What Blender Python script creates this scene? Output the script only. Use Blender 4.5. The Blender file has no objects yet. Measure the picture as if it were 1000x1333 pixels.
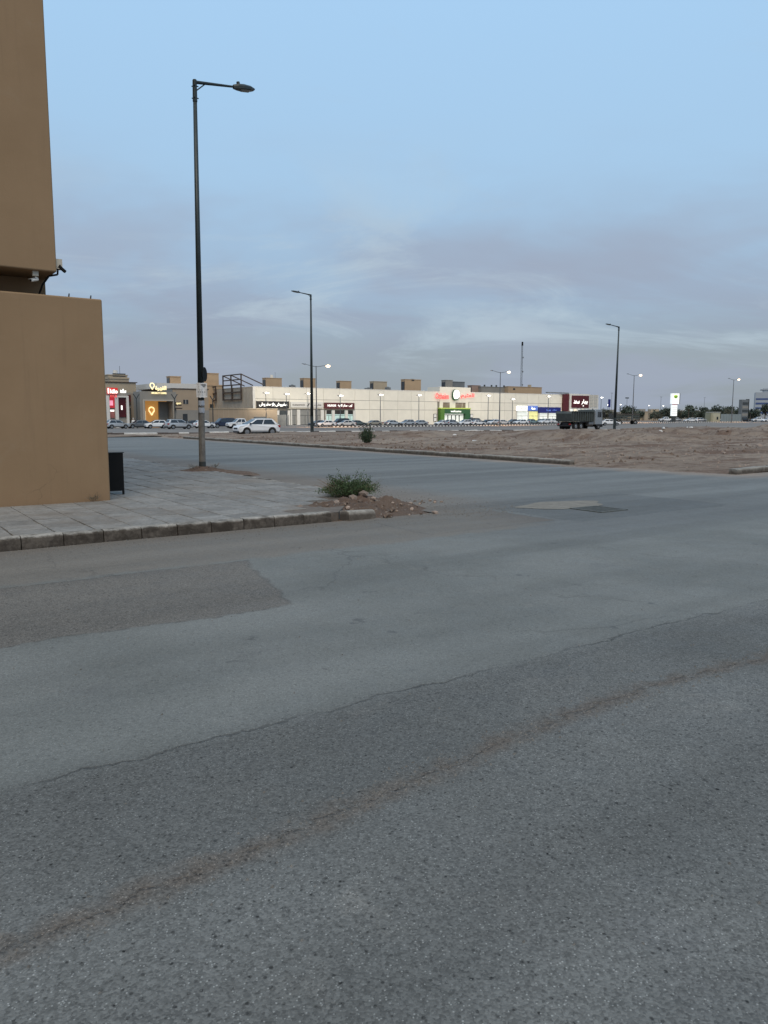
import bpy, bmesh, math, random
import numpy as np
from mathutils import Vector, Matrix
R = math.radians
random.seed(7)
SC = bpy.context.scene
COL = SC.collection

# ------------------------------------------------------------------ camera
cam_d = bpy.data.cameras.new('camera')
cam = bpy.data.objects.new('camera', cam_d)
COL.objects.link(cam)
cam.location = (0, 0, 1.65)
PITCH = 7.153
cam.rotation_euler = (Matrix.Rotation(R(90 - PITCH), 4, 'X') @ Matrix.Rotation(0.002, 4, 'Z')).to_euler()
cam_d.sensor_fit = 'VERTICAL'
cam_d.sensor_height = 36
cam_d.lens = 36 * 988 / 1333
cam_d.clip_start = 0.05
cam_d.clip_end = 9000
SC.camera = cam

# ------------------------------------------------------------------ light
SUN_EL, SUN_ROT = 3.0, 200.0
world = bpy.data.worlds.new('World')
SC.world = world
world.use_nodes = True
SC.view_settings.view_transform = 'Standard'
SC.view_settings.look = 'None'
SC.view_settings.exposure = 0.0
SC.view_settings.gamma = 1.0
SC.view_settings.use_curve_mapping = False
WN, WL = world.node_tree.nodes, world.node_tree.links
SKY_STRENGTH = 1.0

SKO = (2.136571, 14.051710, 13.040840)
def build_sky():
    WN.clear()
    def n(t, **k):
        x = WN.new(t)
        for a, b in k.items():
            setattr(x, a, b)
        return x
    out = n('ShaderNodeOutputWorld')
    bg = n('ShaderNodeBackground')
    bg.inputs['Strength'].default_value = SKY_STRENGTH
    WL.new(bg.outputs[0], out.inputs[0])
    tc = n('ShaderNodeTexCoord')
    sep = n('ShaderNodeSeparateXYZ')
    WL.new(tc.outputs['Generated'], sep.inputs[0])
    # clear-sky base: Nishita at dusk, sun low behind the camera
    sky = n('ShaderNodeTexSky', sky_type='NISHITA', sun_disc=False)
    sky.sun_elevation = R(SUN_EL)
    sky.sun_rotation = R(SUN_ROT)
    sky.air_density = 1.0
    sky.dust_density = 1.2
    sky.ozone_density = 1.5
    sc = n('ShaderNodeVectorMath', operation='SCALE')
    sc.inputs['Scale'].default_value = 0.15
    WL.new(sky.outputs[0], sc.inputs[0])
    # height tint of the twilight air
    ramp = n('ShaderNodeValToRGB')
    el = ramp.color_ramp.elements
    stops = [(0.0, (.31, .365, .415)), (.08, (.335, .405, .485)), (.15, (.37, .50, .67)),
             (.28, (.415, .63, .87)), (.50, (.43, .685, .98)), (1.0, (.44, .69, .99))]
    el[0].position, el[0].color = stops[0][0], (*stops[0][1], 1)
    el[1].position, el[1].color = stops[-1][0], (*stops[-1][1], 1)
    for p, c in stops[1:-1]:
        e = el.new(p); e.color = (*c, 1)
    WL.new(sep.outputs['Z'], ramp.inputs[0])
    mx = n('ShaderNodeMix', data_type='RGBA', blend_type='MIX')
    mx.inputs[0].default_value = 0.10
    WL.new(ramp.outputs[0], mx.inputs[6]); WL.new(sc.outputs[0], mx.inputs[7])
    # thin cloud sheet: project the direction on a plane overhead
    zz = n('ShaderNodeMath', operation='MAXIMUM'); zz.inputs[1].default_value = 0.0
    WL.new(sep.outputs['Z'], zz.inputs[0])
    za = n('ShaderNodeMath', operation='ADD'); za.inputs[1].default_value = 0.20
    WL.new(zz.outputs[0], za.inputs[0])
    dx = n('ShaderNodeMath', operation='DIVIDE'); dy = n('ShaderNodeMath', operation='DIVIDE')
    WL.new(sep.outputs['X'], dx.inputs[0]); WL.new(za.outputs[0], dx.inputs[1])
    WL.new(sep.outputs['Y'], dy.inputs[0]); WL.new(za.outputs[0], dy.inputs[1])
    cb = n('ShaderNodeCombineXYZ')
    WL.new(dx.outputs[0], cb.inputs[0]); WL.new(dy.outputs[0], cb.inputs[1])
    def cloud(scale, detail, off, lo, hi, rough=.55, dist=.3, sx=1.0):
        mp = n('ShaderNodeMapping')
        mp.inputs['Location'].default_value = off
        mp.inputs['Scale'].default_value = (sx, 1, 1)
        mp.inputs['Rotation'].default_value = (0, 0, R(18))
        WL.new(cb.outputs[0], mp.inputs[0])
        nz = n('ShaderNodeTexNoise')
        nz.inputs['Scale'].default_value = scale
        nz.inputs['Detail'].default_value = detail
        nz.inputs['Roughness'].default_value = rough
        nz.inputs['Distortion'].default_value = dist
        WL.new(mp.outputs[0], nz.inputs['Vector'])
        mr = n('ShaderNodeMapRange', interpolation_type='SMOOTHSTEP')
        mr.inputs['From Min'].default_value = lo
        mr.inputs['From Max'].default_value = hi
        WL.new(nz.outputs[0], mr.inputs[0])
        return mr.outputs[0]
    def layer(prev, mask, color, amount, zlo=None, zhi=None, zr=None):
        m = n('ShaderNodeMath', operation='MULTIPLY'); m.inputs[1].default_value = amount
        WL.new(mask, m.inputs[0]); f = m.outputs[0]
        if zlo is not None:
            mr = n('ShaderNodeMapRange', interpolation_type='SMOOTHSTEP')
            mr.inputs['From Min'].default_value = zlo; mr.inputs['From Max'].default_value = zhi
            WL.new(sep.outputs['Z'], mr.inputs[0])
            m2 = n('ShaderNodeMath', operation='MULTIPLY')
            WL.new(f, m2.inputs[0]); WL.new(mr.outputs[0], m2.inputs[1]); f = m2.outputs[0]
        if zr is not None:
            mr = n('ShaderNodeMapRange', interpolation_type='SMOOTHSTEP')
            mr.inputs['From Min'].default_value = zr[0]; mr.inputs['From Max'].default_value = zr[1]
            mr.inputs['To Min'].default_value = 1; mr.inputs['To Max'].default_value = 0
            WL.new(sep.outputs['Z'], mr.inputs[0])
            m2 = n('ShaderNodeMath', operation='MULTIPLY')
            WL.new(f, m2.inputs[0]); WL.new(mr.outputs[0], m2.inputs[1]); f = m2.outputs[0]
        x = n('ShaderNodeMix', data_type='RGBA', blend_type='MIX')
        WL.new(f, x.inputs[0]); WL.new(prev, x.inputs[6]); x.inputs[7].default_value = (*color, 1)
        return x.outputs[2]
    c = mx.outputs[2]
    c = layer(c, cloud(.62, 5, (SKO[0], SKO[1], 0), .44, .58), (.355, .405, .51), .72, zr=(.14, .37))
    c = layer(c, cloud(1.1, 7, (SKO[1], SKO[2], 3), .48, .66, .6, .6, .7), (.33, .375, .475), .5, zr=(.12, .34))
    c = layer(c, cloud(1.5, 8, (SKO[2], SKO[0], 1), .50, .68, .62, .8, .6), (.50, .61, .69), .62, zlo=.03, zhi=.10, zr=(.14, .36))
    c = layer(c, cloud(3.2, 8, (5.0, 4.0, 6), .55, .80, .65, .9, .5), (.42, .54, .67), .28, zlo=.02, zhi=.12)
    WL.new(c, bg.inputs['Color'])
build_sky()

sun_d = bpy.data.lights.new('sun', 'SUN')
sun_d.energy = 2.2
sun_d.angle = R(38)
sun_d.color = (1.0, .82, .60)
sun = bpy.data.objects.new('sun', sun_d)
COL.objects.link(sun)
# sun behind the camera and to its right, glow of the low sun
sd = Vector((0.05, -0.55, 0.83)).normalized()
sun.rotation_euler = (-sd).to_track_quat('-Z', 'Y').to_euler()
sun.location = sd * 60

# ------------------------------------------------------------------ frame
# u runs along the near road and the shops, v across it, away from the camera
A35 = R(35.0)
CA, SA = math.cos(A35), math.sin(A35)
def W(u, v):
    return (CA * u - SA * v, SA * u + CA * v)
def sstep(t):
    t = np.clip(t, 0, 1)
    return t * t * (3 - 2 * t)
def Zt(x, y):       # gentle fall of the land towards the shops
    return -0.65 * sstep((y - 60) / 110.) * (1 - sstep((x - 15) / 70.))
def Zuv(u, v):
    x, y = W(u, v)
    return float(Zt(x, y))
def on_v(px, v):    # u and depth where the line of sight through column px meets the line v
    s = (px - 500) / 995.
    Y = v / (CA - SA * s)
    return (CA * s + SA) * Y, Y
def U(px, v):
    return on_v(px, v)[0]
def ZP(px, py, v):
    Y = on_v(px, v)[1]
    return 1.65 + (542.5 + (px - 500) * .002 - py) * Y / 995.

def vnoise(x, y, seed=0):
    xi, yi = np.floor(x).astype(np.int64), np.floor(y).astype(np.int64)
    fx, fy = x - xi, y - yi
    fx, fy = fx * fx * (3 - 2 * fx), fy * fy * (3 - 2 * fy)
    def h(a, b):
        n = (a * 374761393 + b * 668265263 + seed * 1442695041) & 0x7fffffff
        n = ((n ^ (n >> 13)) * 1274126177) & 0x7fffffff
        return ((n ^ (n >> 16)) & 0xffff) / 65535.
    return (h(xi, yi) * (1 - fx) + h(xi + 1, yi) * fx) * (1 - fy) + (h(xi, yi + 1) * (1 - fx) + h(xi + 1, yi + 1) * fx) * fy
def fbm(x, y, o=4, seed=0):
    a, s, t = .5, 0., 0.
    for i in range(o):
        s = s + a * vnoise(x * 2 ** i, y * 2 ** i, seed + i); t += a; a *= .5
    return s / t

# ------------------------------------------------------------------ materials
MATS = {}
def mat(name, col, rough=.7, var=.12, scale=6., bump=0., metal=0., emit=None, estr=0., spec=.4, vary=0., coord='Object', bscale=None):
    if name in MATS:
        return MATS[name]
    m = bpy.data.materials.new(name)
    m.use_nodes = True
    nt = m.node_tree; N, L = nt.nodes, nt.links
    b = N['Principled BSDF']
    b.inputs['Roughness'].default_value = rough
    b.inputs['Metallic'].default_value = metal
    b.inputs['Specular IOR Level'].default_value = spec
    tc = N.new('ShaderNodeTexCoord')
    nz = N.new('ShaderNodeTexNoise')
    nz.inputs['Scale'].default_value = scale
    nz.inputs['Detail'].default_value = 6
    nz.inputs['Roughness'].default_value = .6
    L.new(tc.outputs[coord], nz.inputs['Vector'])
    mr = N.new('ShaderNodeMapRange')
    mr.inputs['From Min'].default_value = .3; mr.inputs['From Max'].default_value = .7
    mr.inputs['To Min'].default_value = 1 - var; mr.inputs['To Max'].default_value = 1 + var
    L.new(nz.outputs[0], mr.inputs[0])
    val = mr.outputs[0]
    if vary:
        oi = N.new('ShaderNodeObjectInfo')
        m2 = N.new('ShaderNodeMapRange')
        m2.inputs['To Min'].default_value = 1 - vary; m2.inputs['To Max'].default_value = 1 + vary
        L.new(oi.outputs['Random'], m2.inputs[0])
        mm = N.new('ShaderNodeMath'); mm.operation = 'MULTIPLY'
        L.new(val, mm.inputs[0]); L.new(m2.outputs[0], mm.inputs[1]); val = mm.outputs[0]
    vm = N.new('ShaderNodeVectorMath'); vm.operation = 'SCALE'
    vm.inputs[0].default_value = col
    L.new(val, vm.inputs['Scale'])
    L.new(vm.outputs[0], b.inputs['Base Color'])
    if bump:
        nb = N.new('ShaderNodeTexNoise'); nb.inputs['Scale'].default_value = bscale or scale * 6; nb.inputs['Detail'].default_value = 5
        L.new(tc.outputs[coord], nb.inputs['Vector'])
        bp = N.new('ShaderNodeBump'); bp.inputs['Strength'].default_value = bump; bp.inputs['Distance'].default_value = .02
        L.new(nb.outputs[0], bp.inputs['Height']); L.new(bp.outputs[0], b.inputs['Normal'])
    if emit:
        b.inputs['Emission Color'].default_value = (*emit, 1)
        b.inputs['Emission Strength'].default_value = estr
    MATS[name] = m
    return m

class NB:
    """tiny node-graph helper for the larger ground materials"""
    def __init__(s, name):
        s.m = bpy.data.materials.new(name); s.m.use_nodes = True
        s.N, s.L = s.m.node_tree.nodes, s.m.node_tree.links
        s.b = s.N['Principled BSDF']
        tc = s.N.new('ShaderNodeTexCoord'); s.P = tc.outputs['Object']
        sp = s.N.new('ShaderNodeSeparateXYZ'); s.L.new(s.P, sp.inputs[0])
        s.x, s.y, s.z = sp.outputs
    def _in(s, sock, v):
        if isinstance(v, (int, float)): sock.default_value = v
        elif isinstance(v, tuple): sock.default_value = v if len(v) == len(sock.default_value) else (*v, 1)
        else: s.L.new(v, sock)
    def math(s, op, a, b=0., c=None):
        n = s.N.new('ShaderNodeMath'); n.operation = op
        s._in(n.inputs[0], a); s._in(n.inputs[1], b)
        if c is not None: s._in(n.inputs[2], c)
        return n.outputs[0]
    def noise(s, scale, detail=4, rough=.55, vec=None, dist=0., off=None, stretch=None):
        n = s.N.new('ShaderNodeTexNoise')
        n.inputs['Scale'].default_value = scale; n.inputs['Detail'].default_value = detail
        n.inputs['Roughness'].default_value = rough; n.inputs['Distortion'].default_value = dist
        v = vec or s.P
        if off or stretch:
            mp = s.N.new('ShaderNodeMapping')
            if off: mp.inputs['Location'].default_value = off
            if stretch: mp.inputs['Scale'].default_value = stretch
            s.L.new(v, mp.inputs[0]); v = mp.outputs[0]
        s.L.new(v, n.inputs['Vector'])
        return n.outputs[0]
    def voro(s, scale, feature='F1', rnd=1.):
        n = s.N.new('ShaderNodeTexVoronoi'); n.feature = feature
        n.inputs['Scale'].default_value = scale; n.inputs['Randomness'].default_value = rnd
        s.L.new(s.P, n.inputs['Vector'])
        return n.outputs
    def rng(s, v, a, b, c=0., d=1., smooth=True):
        n = s.N.new('ShaderNodeMapRange')
        if smooth: n.interpolation_type = 'SMOOTHSTEP'
        s._in(n.inputs[0], v)
        for i, q in enumerate((a, b, c, d)): s._in(n.inputs[1 + i], q)
        return n.outputs[0]
    def mix(s, f, a, b, mode='MIX'):
        n = s.N.new('ShaderNodeMix'); n.data_type = 'RGBA'; n.blend_type = mode
        s._in(n.inputs[0], f); s._in(n.inputs[6], a); s._in(n.inputs[7], b)
        return n.outputs[2]
    def scale(s, col, f):
        n = s.N.new('ShaderNodeVectorMath'); n.operation = 'SCALE'
        s._in(n.inputs[0], col); s._in(n.inputs['Scale'], f)
        return n.outputs[0]
    def bump(s, h, strength, dist, prev=None):
        n = s.N.new('ShaderNodeBump'); n.inputs['Strength'].default_value = strength; n.inputs['Distance'].default_value = dist
        s.L.new(h, n.inputs['Height'])
        if prev: s.L.new(prev, n.inputs['Normal'])
        return n.outputs[0]
    def done(s, col, rough, nrm=None, spec=.35):
        s._in(s.b.inputs['Base Color'], col); s._in(s.b.inputs['Roughness'], rough)
        s.b.inputs['Specular IOR Level'].default_value = spec
        if nrm: s.L.new(nrm, s.b.inputs['Normal'])
        return s.m

def asphalt_mat():
    g = NB('asphalt')
    n1 = g.noise(.55, 4); n2 = g.noise(2.6, 5, .6, off=(3, 8, 0)); n3 = g.noise(9., 4, .6, off=(5, 1, 0))
    w1 = g.math('MULTIPLY_ADD', n1, .9, -.45)
    w2 = g.math('MULTIPLY_ADD', n2, .34, -.17)
    w3 = g.math('MULTIPLY_ADD', n3, .10, -.05)
    wob = g.math('ADD', g.math('ADD', w2, w3), g.math('MULTIPLY', w1, .5))
    v = g.math('ADD', g.y, wob)
    u = g.math('ADD', g.x, g.math('MULTIPLY_ADD', n2, .9, -.45))
    fine = g.math('ADD', w3, g.math('MULTIPLY', w2, .6))
    # surface zones across the road
    coarse = g.rng(g.math('ADD', g.y, g.math('ADD', fine, g.math('MULTIPLY', w1, .25))), 3.45, 3.68, 1, 0)
    vf = g.math('ADD', g.y, g.math('ADD', g.math('MULTIPLY', w3, 1.2), g.math('MULTIPLY', w1, .5)))
    uf = g.math('ADD', g.x, g.math('ADD', g.math('MULTIPLY', w3, 1.5), g.math('MULTIPLY', w2, .8)))
    patch = g.math('MULTIPLY', g.math('MULTIPLY', g.rng(vf, 5.86, 5.92), g.rng(vf, 7.98, 8.04, 1, 0)), g.rng(g.math('ADD', uf, g.math('MULTIPLY', g.y, -.25)), 1.60, 1.68, 1, 0))
    patch2 = g.math('MULTIPLY', g.math('MULTIPLY', g.rng(vf, 8.3, 8.36), g.rng(vf, 9.9, 9.96, 1, 0)), g.math('MULTIPLY', g.rng(uf, 6.6, 6.66), g.rng(uf, 9.2, 9.3, 1, 0)))
    patch3 = g.math('MULTIPLY', g.math('MULTIPLY', g.rng(vf, 8.0, 8.06), g.rng(vf, 10.5, 10.56, 1, 0)), g.math('MULTIPLY', g.rng(uf, 9.4, 9.46), g.rng(uf, 13.6, 13.7, 1, 0)))
    strip = g.math('MULTIPLY', g.math('MULTIPLY', g.rng(v, 7.95, 8.2), g.rng(v, 12.0, 13.0, 1, 0)), g.rng(u, 8.0, 9.3, 1, 0))
    sideb = g.math('MULTIPLY', g.math('MULTIPLY', g.rng(g.math('ADD', g.x, wob), 9.6, 11.2, 1, 0), g.rng(v, 9.6, 12.5)), g.rng(v, 44., 60., 1, 0))
    base = (.158, .168, .165)
    c = g.mix(g.rng(n1, .35, .65), (.123, .129, .123), (.149, .155, .148))
    # lengthwise repair strips on the side road
    strips = g.noise(.5, 3, .5, off=(2, 0, 0), stretch=(1.4, .10, 1))
    c2 = g.mix(g.rng(strips, .36, .64), (.120, .126, .125), (.145, .153, .150))
    c = g.mix(g.math('MULTIPLY', g.rng(v, 9.5, 12.), g.rng(u, 8.5, 10.5)), c, c2)
    cross = g.noise(.5, 3, .5, off=(7, 3, 0), stretch=(.16, 1.3, 1))
    c3 = g.mix(g.rng(cross, .34, .64), (.120, .126, .125), (.146, .154, .151))
    c = g.mix(g.math('MULTIPLY', g.rng(u, 6.5, 9.), g.rng(v, 6.0, 7.2)), c, c3)
    c = g.mix(coarse, c, g.mix(g.rng(n1, .35, .7), (.102, .105, .101), (.126, .129, .124)))
    c = g.mix(patch, c, g.mix(n2, (.100, .096, .088), (.140, .131, .118)))
    c = g.mix(g.math('MULTIPLY', patch3, .75), c, g.mix(n2, (.088, .094, .096), (.112, .119, .119)))
    c = g.mix(g.math('MULTIPLY', patch2, .8), c, g.mix(n2, (.095, .085, .075), (.142, .124, .108)))
    c = g.mix(strip, c, g.mix(n2, (.124, .118, .106), (.165, .152, .134)))
    c = g.mix(g.math('MULTIPLY', sideb, .8), c, g.mix(n2, (.128, .113, .098), (.172, .150, .128)))
    for pm, k in ((patch, .45), (patch2, .35), (patch3, .4)):
        edge = g.math('MULTIPLY', g.math('MULTIPLY', pm, g.math('SUBTRACT', 1., pm)), 4. * k)
        c = g.mix(g.math('MULTIPLY', edge, g.rng(n3, .35, .6)), c, (.05, .048, .045))
    # brown dust against the kerb and in front of the sand
    kd = g.math('MULTIPLY', g.rng(v, 9.55, 10.3), g.rng(u, 8., 10.5, 1, 0))
    c = g.mix(g.math('MULTIPLY', kd, .55), c, (.150, .125, .102))
    sand_u = g.rng(g.math('ADD', u, g.math('MULTIPLY', w1, 3.)), 18.8, 20.8)
    sand_v = g.rng(g.math('ADD', v, g.math('MULTIPLY', w1, 3.)), 10.6, 12.8)
    sd_ = g.math('MULTIPLY', sand_u, sand_v)
    c = g.mix(g.math('MULTIPLY', sd_, .85), c, (.245, .195, .155))
    # long open joint with sand lying in it, and a fine seam
    cl = g.math('ADD', g.math('MINIMUM', g.math('MULTIPLY_ADD', g.x, .118, 2.40), 2.71), g.math('ADD', g.math('MULTIPLY', w2, .55), g.math('ADD', g.math('MULTIPLY', w1, .35), w3)))
    dcl = g.math('ABSOLUTE', g.math('SUBTRACT', g.y, cl))
    dustw = g.rng(dcl, .0, g.math('MULTIPLY_ADD', n2, .25, .0), 1, 0)
    c = g.mix(g.math('MULTIPLY', dustw, g.rng(g.noise(4., 5, .65, off=(1, 2, 0)), .32, .58, .14, .85)), c, (.104, .087, .072))
    crk = g.math('MULTIPLY', g.rng(dcl, .002, .012, 1, 0), g.rng(n3, .42, .55))
    clod = g.math('MULTIPLY', g.rng(dcl, .0, .10, 1, 0), g.rng(g.noise(42., 3, .6, off=(3, 3, 0)), .58, .66))
    c = g.mix(g.math('MULTIPLY', clod, .7), c, (.040, .035, .031))
    c = g.mix(g.math('MULTIPLY', crk, .32), c, (.035, .030, .026))
    dseam = g.math('ABSOLUTE', g.math('SUBTRACT', g.math('ADD', g.y, g.math('ADD', fine, g.math('MULTIPLY', w1, .25))), 3.56))
    seam = g.math('MULTIPLY', g.rng(dseam, .003, .014, 1, 0), g.rng(g.noise(1.3, 4, .6, off=(9, 4, 0)), .40, .55, .15, .9))
    c = g.mix(g.math('MULTIPLY', seam, g.rng(g.x, 5.5, 7.5, .7, 0)), c, (.045, .046, .045))
    # a few thin cracks
    vc = g.N.new('ShaderNodeTexVoronoi'); vc.feature = 'DISTANCE_TO_EDGE'; vc.inputs['Scale'].default_value = .42
    mp = g.N.new('ShaderNodeVectorMath'); mp.operation = 'ADD'
    dn = g.N.new('ShaderNodeTexNoise'); dn.inputs['Scale'].default_value = 2.2; dn.inputs['Detail'].default_value = 6
    g.L.new(g.P, dn.inputs['Vector'])
    ds = g.scale(dn.outputs['Color'], .5)
    g.L.new(g.P, mp.inputs[0]); g.L.new(ds, mp.inputs[1]); g.L.new(mp.outputs[0], vc.inputs['Vector'])
    thin = g.math('MULTIPLY', g.rng(vc.outputs[0], .001, .008, 1, 0), g.rng(g.noise(.4, 3, off=(4, 4, 0)), .50, .62))
    c = g.mix(g.math('MULTIPLY', thin, .28), c, (.04, .038, .036))
    # oily dark drips and worn patches
    c = g.mix(g.rng(g.noise(.9, 6, .7, off=(6, 6, 0)), .58, .74, 0, .30), c, (.075, .076, .080))
    c = g.mix(g.rng(g.noise(1.7, 7, .7, off=(2, 9, 0)), .58, .75, 0, .35), c, (.21, .20, .18))
    pol = g.noise(.9, 3, .5, off=(0, 3, 0), stretch=(.06, 1.0, 1))
    c = g.scale(c, g.rng(pol, .38, .62, .90, 1.09))
    oil = g.noise(3.3, 4, .6, off=(12, 3, 0))
    c = g.mix(g.rng(oil, .66, .74, 0, .55), c, (.055, .056, .058))
    # aggregate
    vo = g.voro(125.); sp = g.N.new('ShaderNodeSeparateXYZ'); g.L.new(vo[1], sp.inputs[0])
    v2 = g.voro(58.); sp2 = g.N.new('ShaderNodeSeparateXYZ'); g.L.new(v2[1], sp2.inputs[0])
    ag = g.math('ADD', g.rng(sp.outputs[0], 0., 1., .70, 1.26, False), g.math('MULTIPLY', g.math('SUBTRACT', sp2.outputs[1], .5), .28))
    lights = g.math('MULTIPLY', g.rng(sp.outputs[1], .90, .93), g.rng(vo[0], .25, .5, 1, 0))
    ag = g.math('ADD', ag, g.math('MULTIPLY', lights, 1.15))
    v3 = g.voro(30.); sp3 = g.N.new('ShaderNodeSeparateXYZ'); g.L.new(v3[1], sp3.inputs[0])
    hole = g.math('MULTIPLY', g.math('MULTIPLY', g.rng(sp3.outputs[0], .80, .83), g.rng(v3[0], .15, .42, 1, 0)), g.rng(g.noise(.8, 4, .6, off=(5, 5, 5)), .45, .6))
    ag = g.math('SUBTRACT', ag, g.math('MULTIPLY', hole, .48))
    pits = g.math('MULTIPLY', g.rng(sp2.outputs[0], .90, .92), g.rng(v2[0], .2, .55, 1, 0))
    ag = g.math('SUBTRACT', ag, g.math('MULTIPLY', pits, .5))
    amount = g.math('ADD', g.math('MULTIPLY', coarse, .45), g.math('ADD', g.math('MULTIPLY', patch, .5), .52))
    ag = g.math('MULTIPLY_ADD', g.math('SUBTRACT', ag, 1.), amount, 1.)
    c = g.scale(c, ag)
    h = g.math('ADD', g.math('MULTIPLY', vo[0], -.5), g.math('MULTIPLY', n3, .6))
    nb = g.bump(h, .55, .006)
    nb = g.bump(n2, .25, .02, nb)
    h2 = g.math('MULTIPLY', g.math('MAXIMUM', seam, crk), -1.)
    nb = g.bump(h2, .6, .01, nb)
    return g.done(c, g.rng(n2, .3, .7, .78, .95), nb, .3)

def sand_mat(ca=(.190, .146, .113), cb=(.258, .209, .166)):
    g = NB('sand')
    n1 = g.noise(.12, 6, .6); n2 = g.noise(1.1, 6, .65, off=(3, 1, 0)); n3 = g.noise(7, 5, .65, off=(1, 7, 0))
    n4 = g.noise(.35, 5, .6, off=(8, 2, 0), stretch=(.35, 1.4, 1))
    c = g.mix(g.rng(n1, .35, .65), ca, cb)
    c = g.mix(g.rng(n4, .50, .62), c, (.138, .092, .068))
    c = g.mix(g.rng(n2, .50, .66, 0, .75), c, (.115, .078, .060))
    c = g.mix(g.rng(n3, .56, .72, 0, .6), c, (.29, .24, .20))
    n6 = g.noise(2.6, 7, .72, off=(5, 5, 0), stretch=(.5, 1.2, 1)); c = g.mix(g.rng(n6, .52, .63, 0, .8), c, (.100, .070, .053))
    vo = g.voro(16.); sp = g.N.new('ShaderNodeSeparateXYZ'); g.L.new(vo[1], sp.inputs[0])
    st = g.math('MULTIPLY', g.rng(sp.outputs[0], .86, .9), g.rng(vo[0], .1, .4, 1, 0))
    c = g.mix(st, c, g.mix(sp.outputs[1], (.13, .10, .085), (.40, .37, .33)))
    nb = g.bump(g.math('ADD', n3, g.math('MULTIPLY', st, .5)), .9, .10)
    nb = g.bump(n2, .6, .2, nb)
    return g.done(c, .95, nb, .15)

def concrete_mat(name, c0, c1, dirt=(.055, .045, .036), dirty=0., zdirt=None, vary=.14):
    g = NB(name)
    n1 = g.noise(3., 6, .6); n2 = g.noise(22., 5, .65, off=(2, 2, 2))
    oi = g.N.new('ShaderNodeObjectInfo')
    off = g.N.new('ShaderNodeVectorMath'); off.operation = 'ADD'
    ro = g.N.new('ShaderNodeCombineXYZ'); g.L.new(g.math('MULTIPLY', oi.outputs['Random'], 37.), ro.inputs[0])
    g.L.new(g.P, off.inputs[0]); g.L.new(ro.outputs[0], off.inputs[1])
    n5 = g.noise(5., 6, .7, vec=off.outputs[0])
    c = g.mix(g.rng(n5, .32, .68), c0, c1)
    c = g.scale(c, g.math('MULTIPLY', g.rng(n2, .3, .7, .86, 1.14), g.rng(oi.outputs['Random'], 0, 1, 1 - vary, 1 + vary, False)))
    if zdirt:
        zz = g.math('ADD', g.z, g.math('MULTIPLY_ADD', n5, .08, -.045))
        c = g.mix(g.math('MULTIPLY', g.rng(zz, zdirt[0], zdirt[1], 1, 0), dirty), c, g.mix(g.rng(n5, .40, .70), dirt, (.120, .102, .085)))
        n7 = g.noise(38., 3, .7, vec=off.outputs[0]); c = g.mix(g.math('MULTIPLY', g.rng(zz, zdirt[0], zdirt[1], 1, 0), g.rng(n7, .62, .74, 0, .6)), c, (.21, .19, .165))
    else:
        c = g.mix(g.rng(n5, .55, .72, 0, dirty), c, dirt)
    if name == 'paving_tile':
        gp = g.N.new('ShaderNodeNewGeometry').outputs['Position']
        d1 = g.noise(.55, 6, .65, vec=gp); d2 = g.noise(3.5, 6, .7, vec=gp, off=(3, 1, 0))
        c = g.mix(g.rng(d1, .44, .66, 0, .55), c, (.165, .140, .115))
        c = g.mix(g.rng(d2, .55, .70, 0, .40), c, (.115, .105, .095))
    nb = g.bump(g.math('ADD', n2, n1), .5, .012)
    return g.done(c, .9, nb, .25)

def plaster_mat():
    g = NB('beige_plaster')
    n1 = g.noise(.7, 5, .6); n2 = g.noise(45., 4, .6)
    n3 = g.noise(3.2, 7, .7, off=(4, 4, 0), stretch=(1.6, 1.6, .55))
    c = g.mix(g.rng(n1, .3, .7), (.250, .168, .098), (.278, .189, .112))
    zz = g.math('ADD', g.z, g.math('MULTIPLY_ADD', n3, .7, -.35))
    c = g.mix(g.rng(zz, .05, .55, .32, 0), c, (.24, .15, .09))
    c = g.mix(g.rng(n3, .60, .78, 0, .20), c, (.25, .17, .11))
    stk = g.noise(3.0, 6, .7, off=(1, 1, 1), stretch=(2.2, 2.2, .10))
    c = g.mix(g.rng(stk, .52, .72, 0, .20), c, (.165, .112, .072))
    c = g.mix(g.rng(g.noise(1.3, 7, .75, off=(9, 0, 3)), .54, .72, 0, .30), c, (.30, .225, .15))
    vc = g.N.new('ShaderNodeTexVoronoi'); vc.feature = 'DISTANCE_TO_EDGE'; vc.inputs['Scale'].default_value = 1.1
    dn = g.N.new('ShaderNodeTexNoise'); dn.inputs['Scale'].default_value = 3.; dn.inputs['Detail'].default_value = 6
    g.L.new(g.P, dn.inputs['Vector'])
    ad = g.N.new('ShaderNodeVectorMath'); ad.operation = 'ADD'
    g.L.new(g.P, ad.inputs[0]); g.L.new(g.scale(dn.outputs['Color'], .4), ad.inputs[1]); g.L.new(ad.outputs[0], vc.inputs['Vector'])
    ck = g.math('MULTIPLY', g.rng(vc.outputs[0], .001, .007, 1, 0), g.rng(g.z, .55, 1.0, .55, 0))
    ck = g.math('MULTIPLY', ck, g.rng(g.noise(1.2, 3, off=(7, 7, 7)), .48, .58))
    c = g.mix(ck, c, (.09, .06, .045))
    nb = g.bump(n2, .35, .006)
    nb = g.bump(n1, .15, .05, nb)
    return g.done(c, .85, nb, .2)

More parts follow.
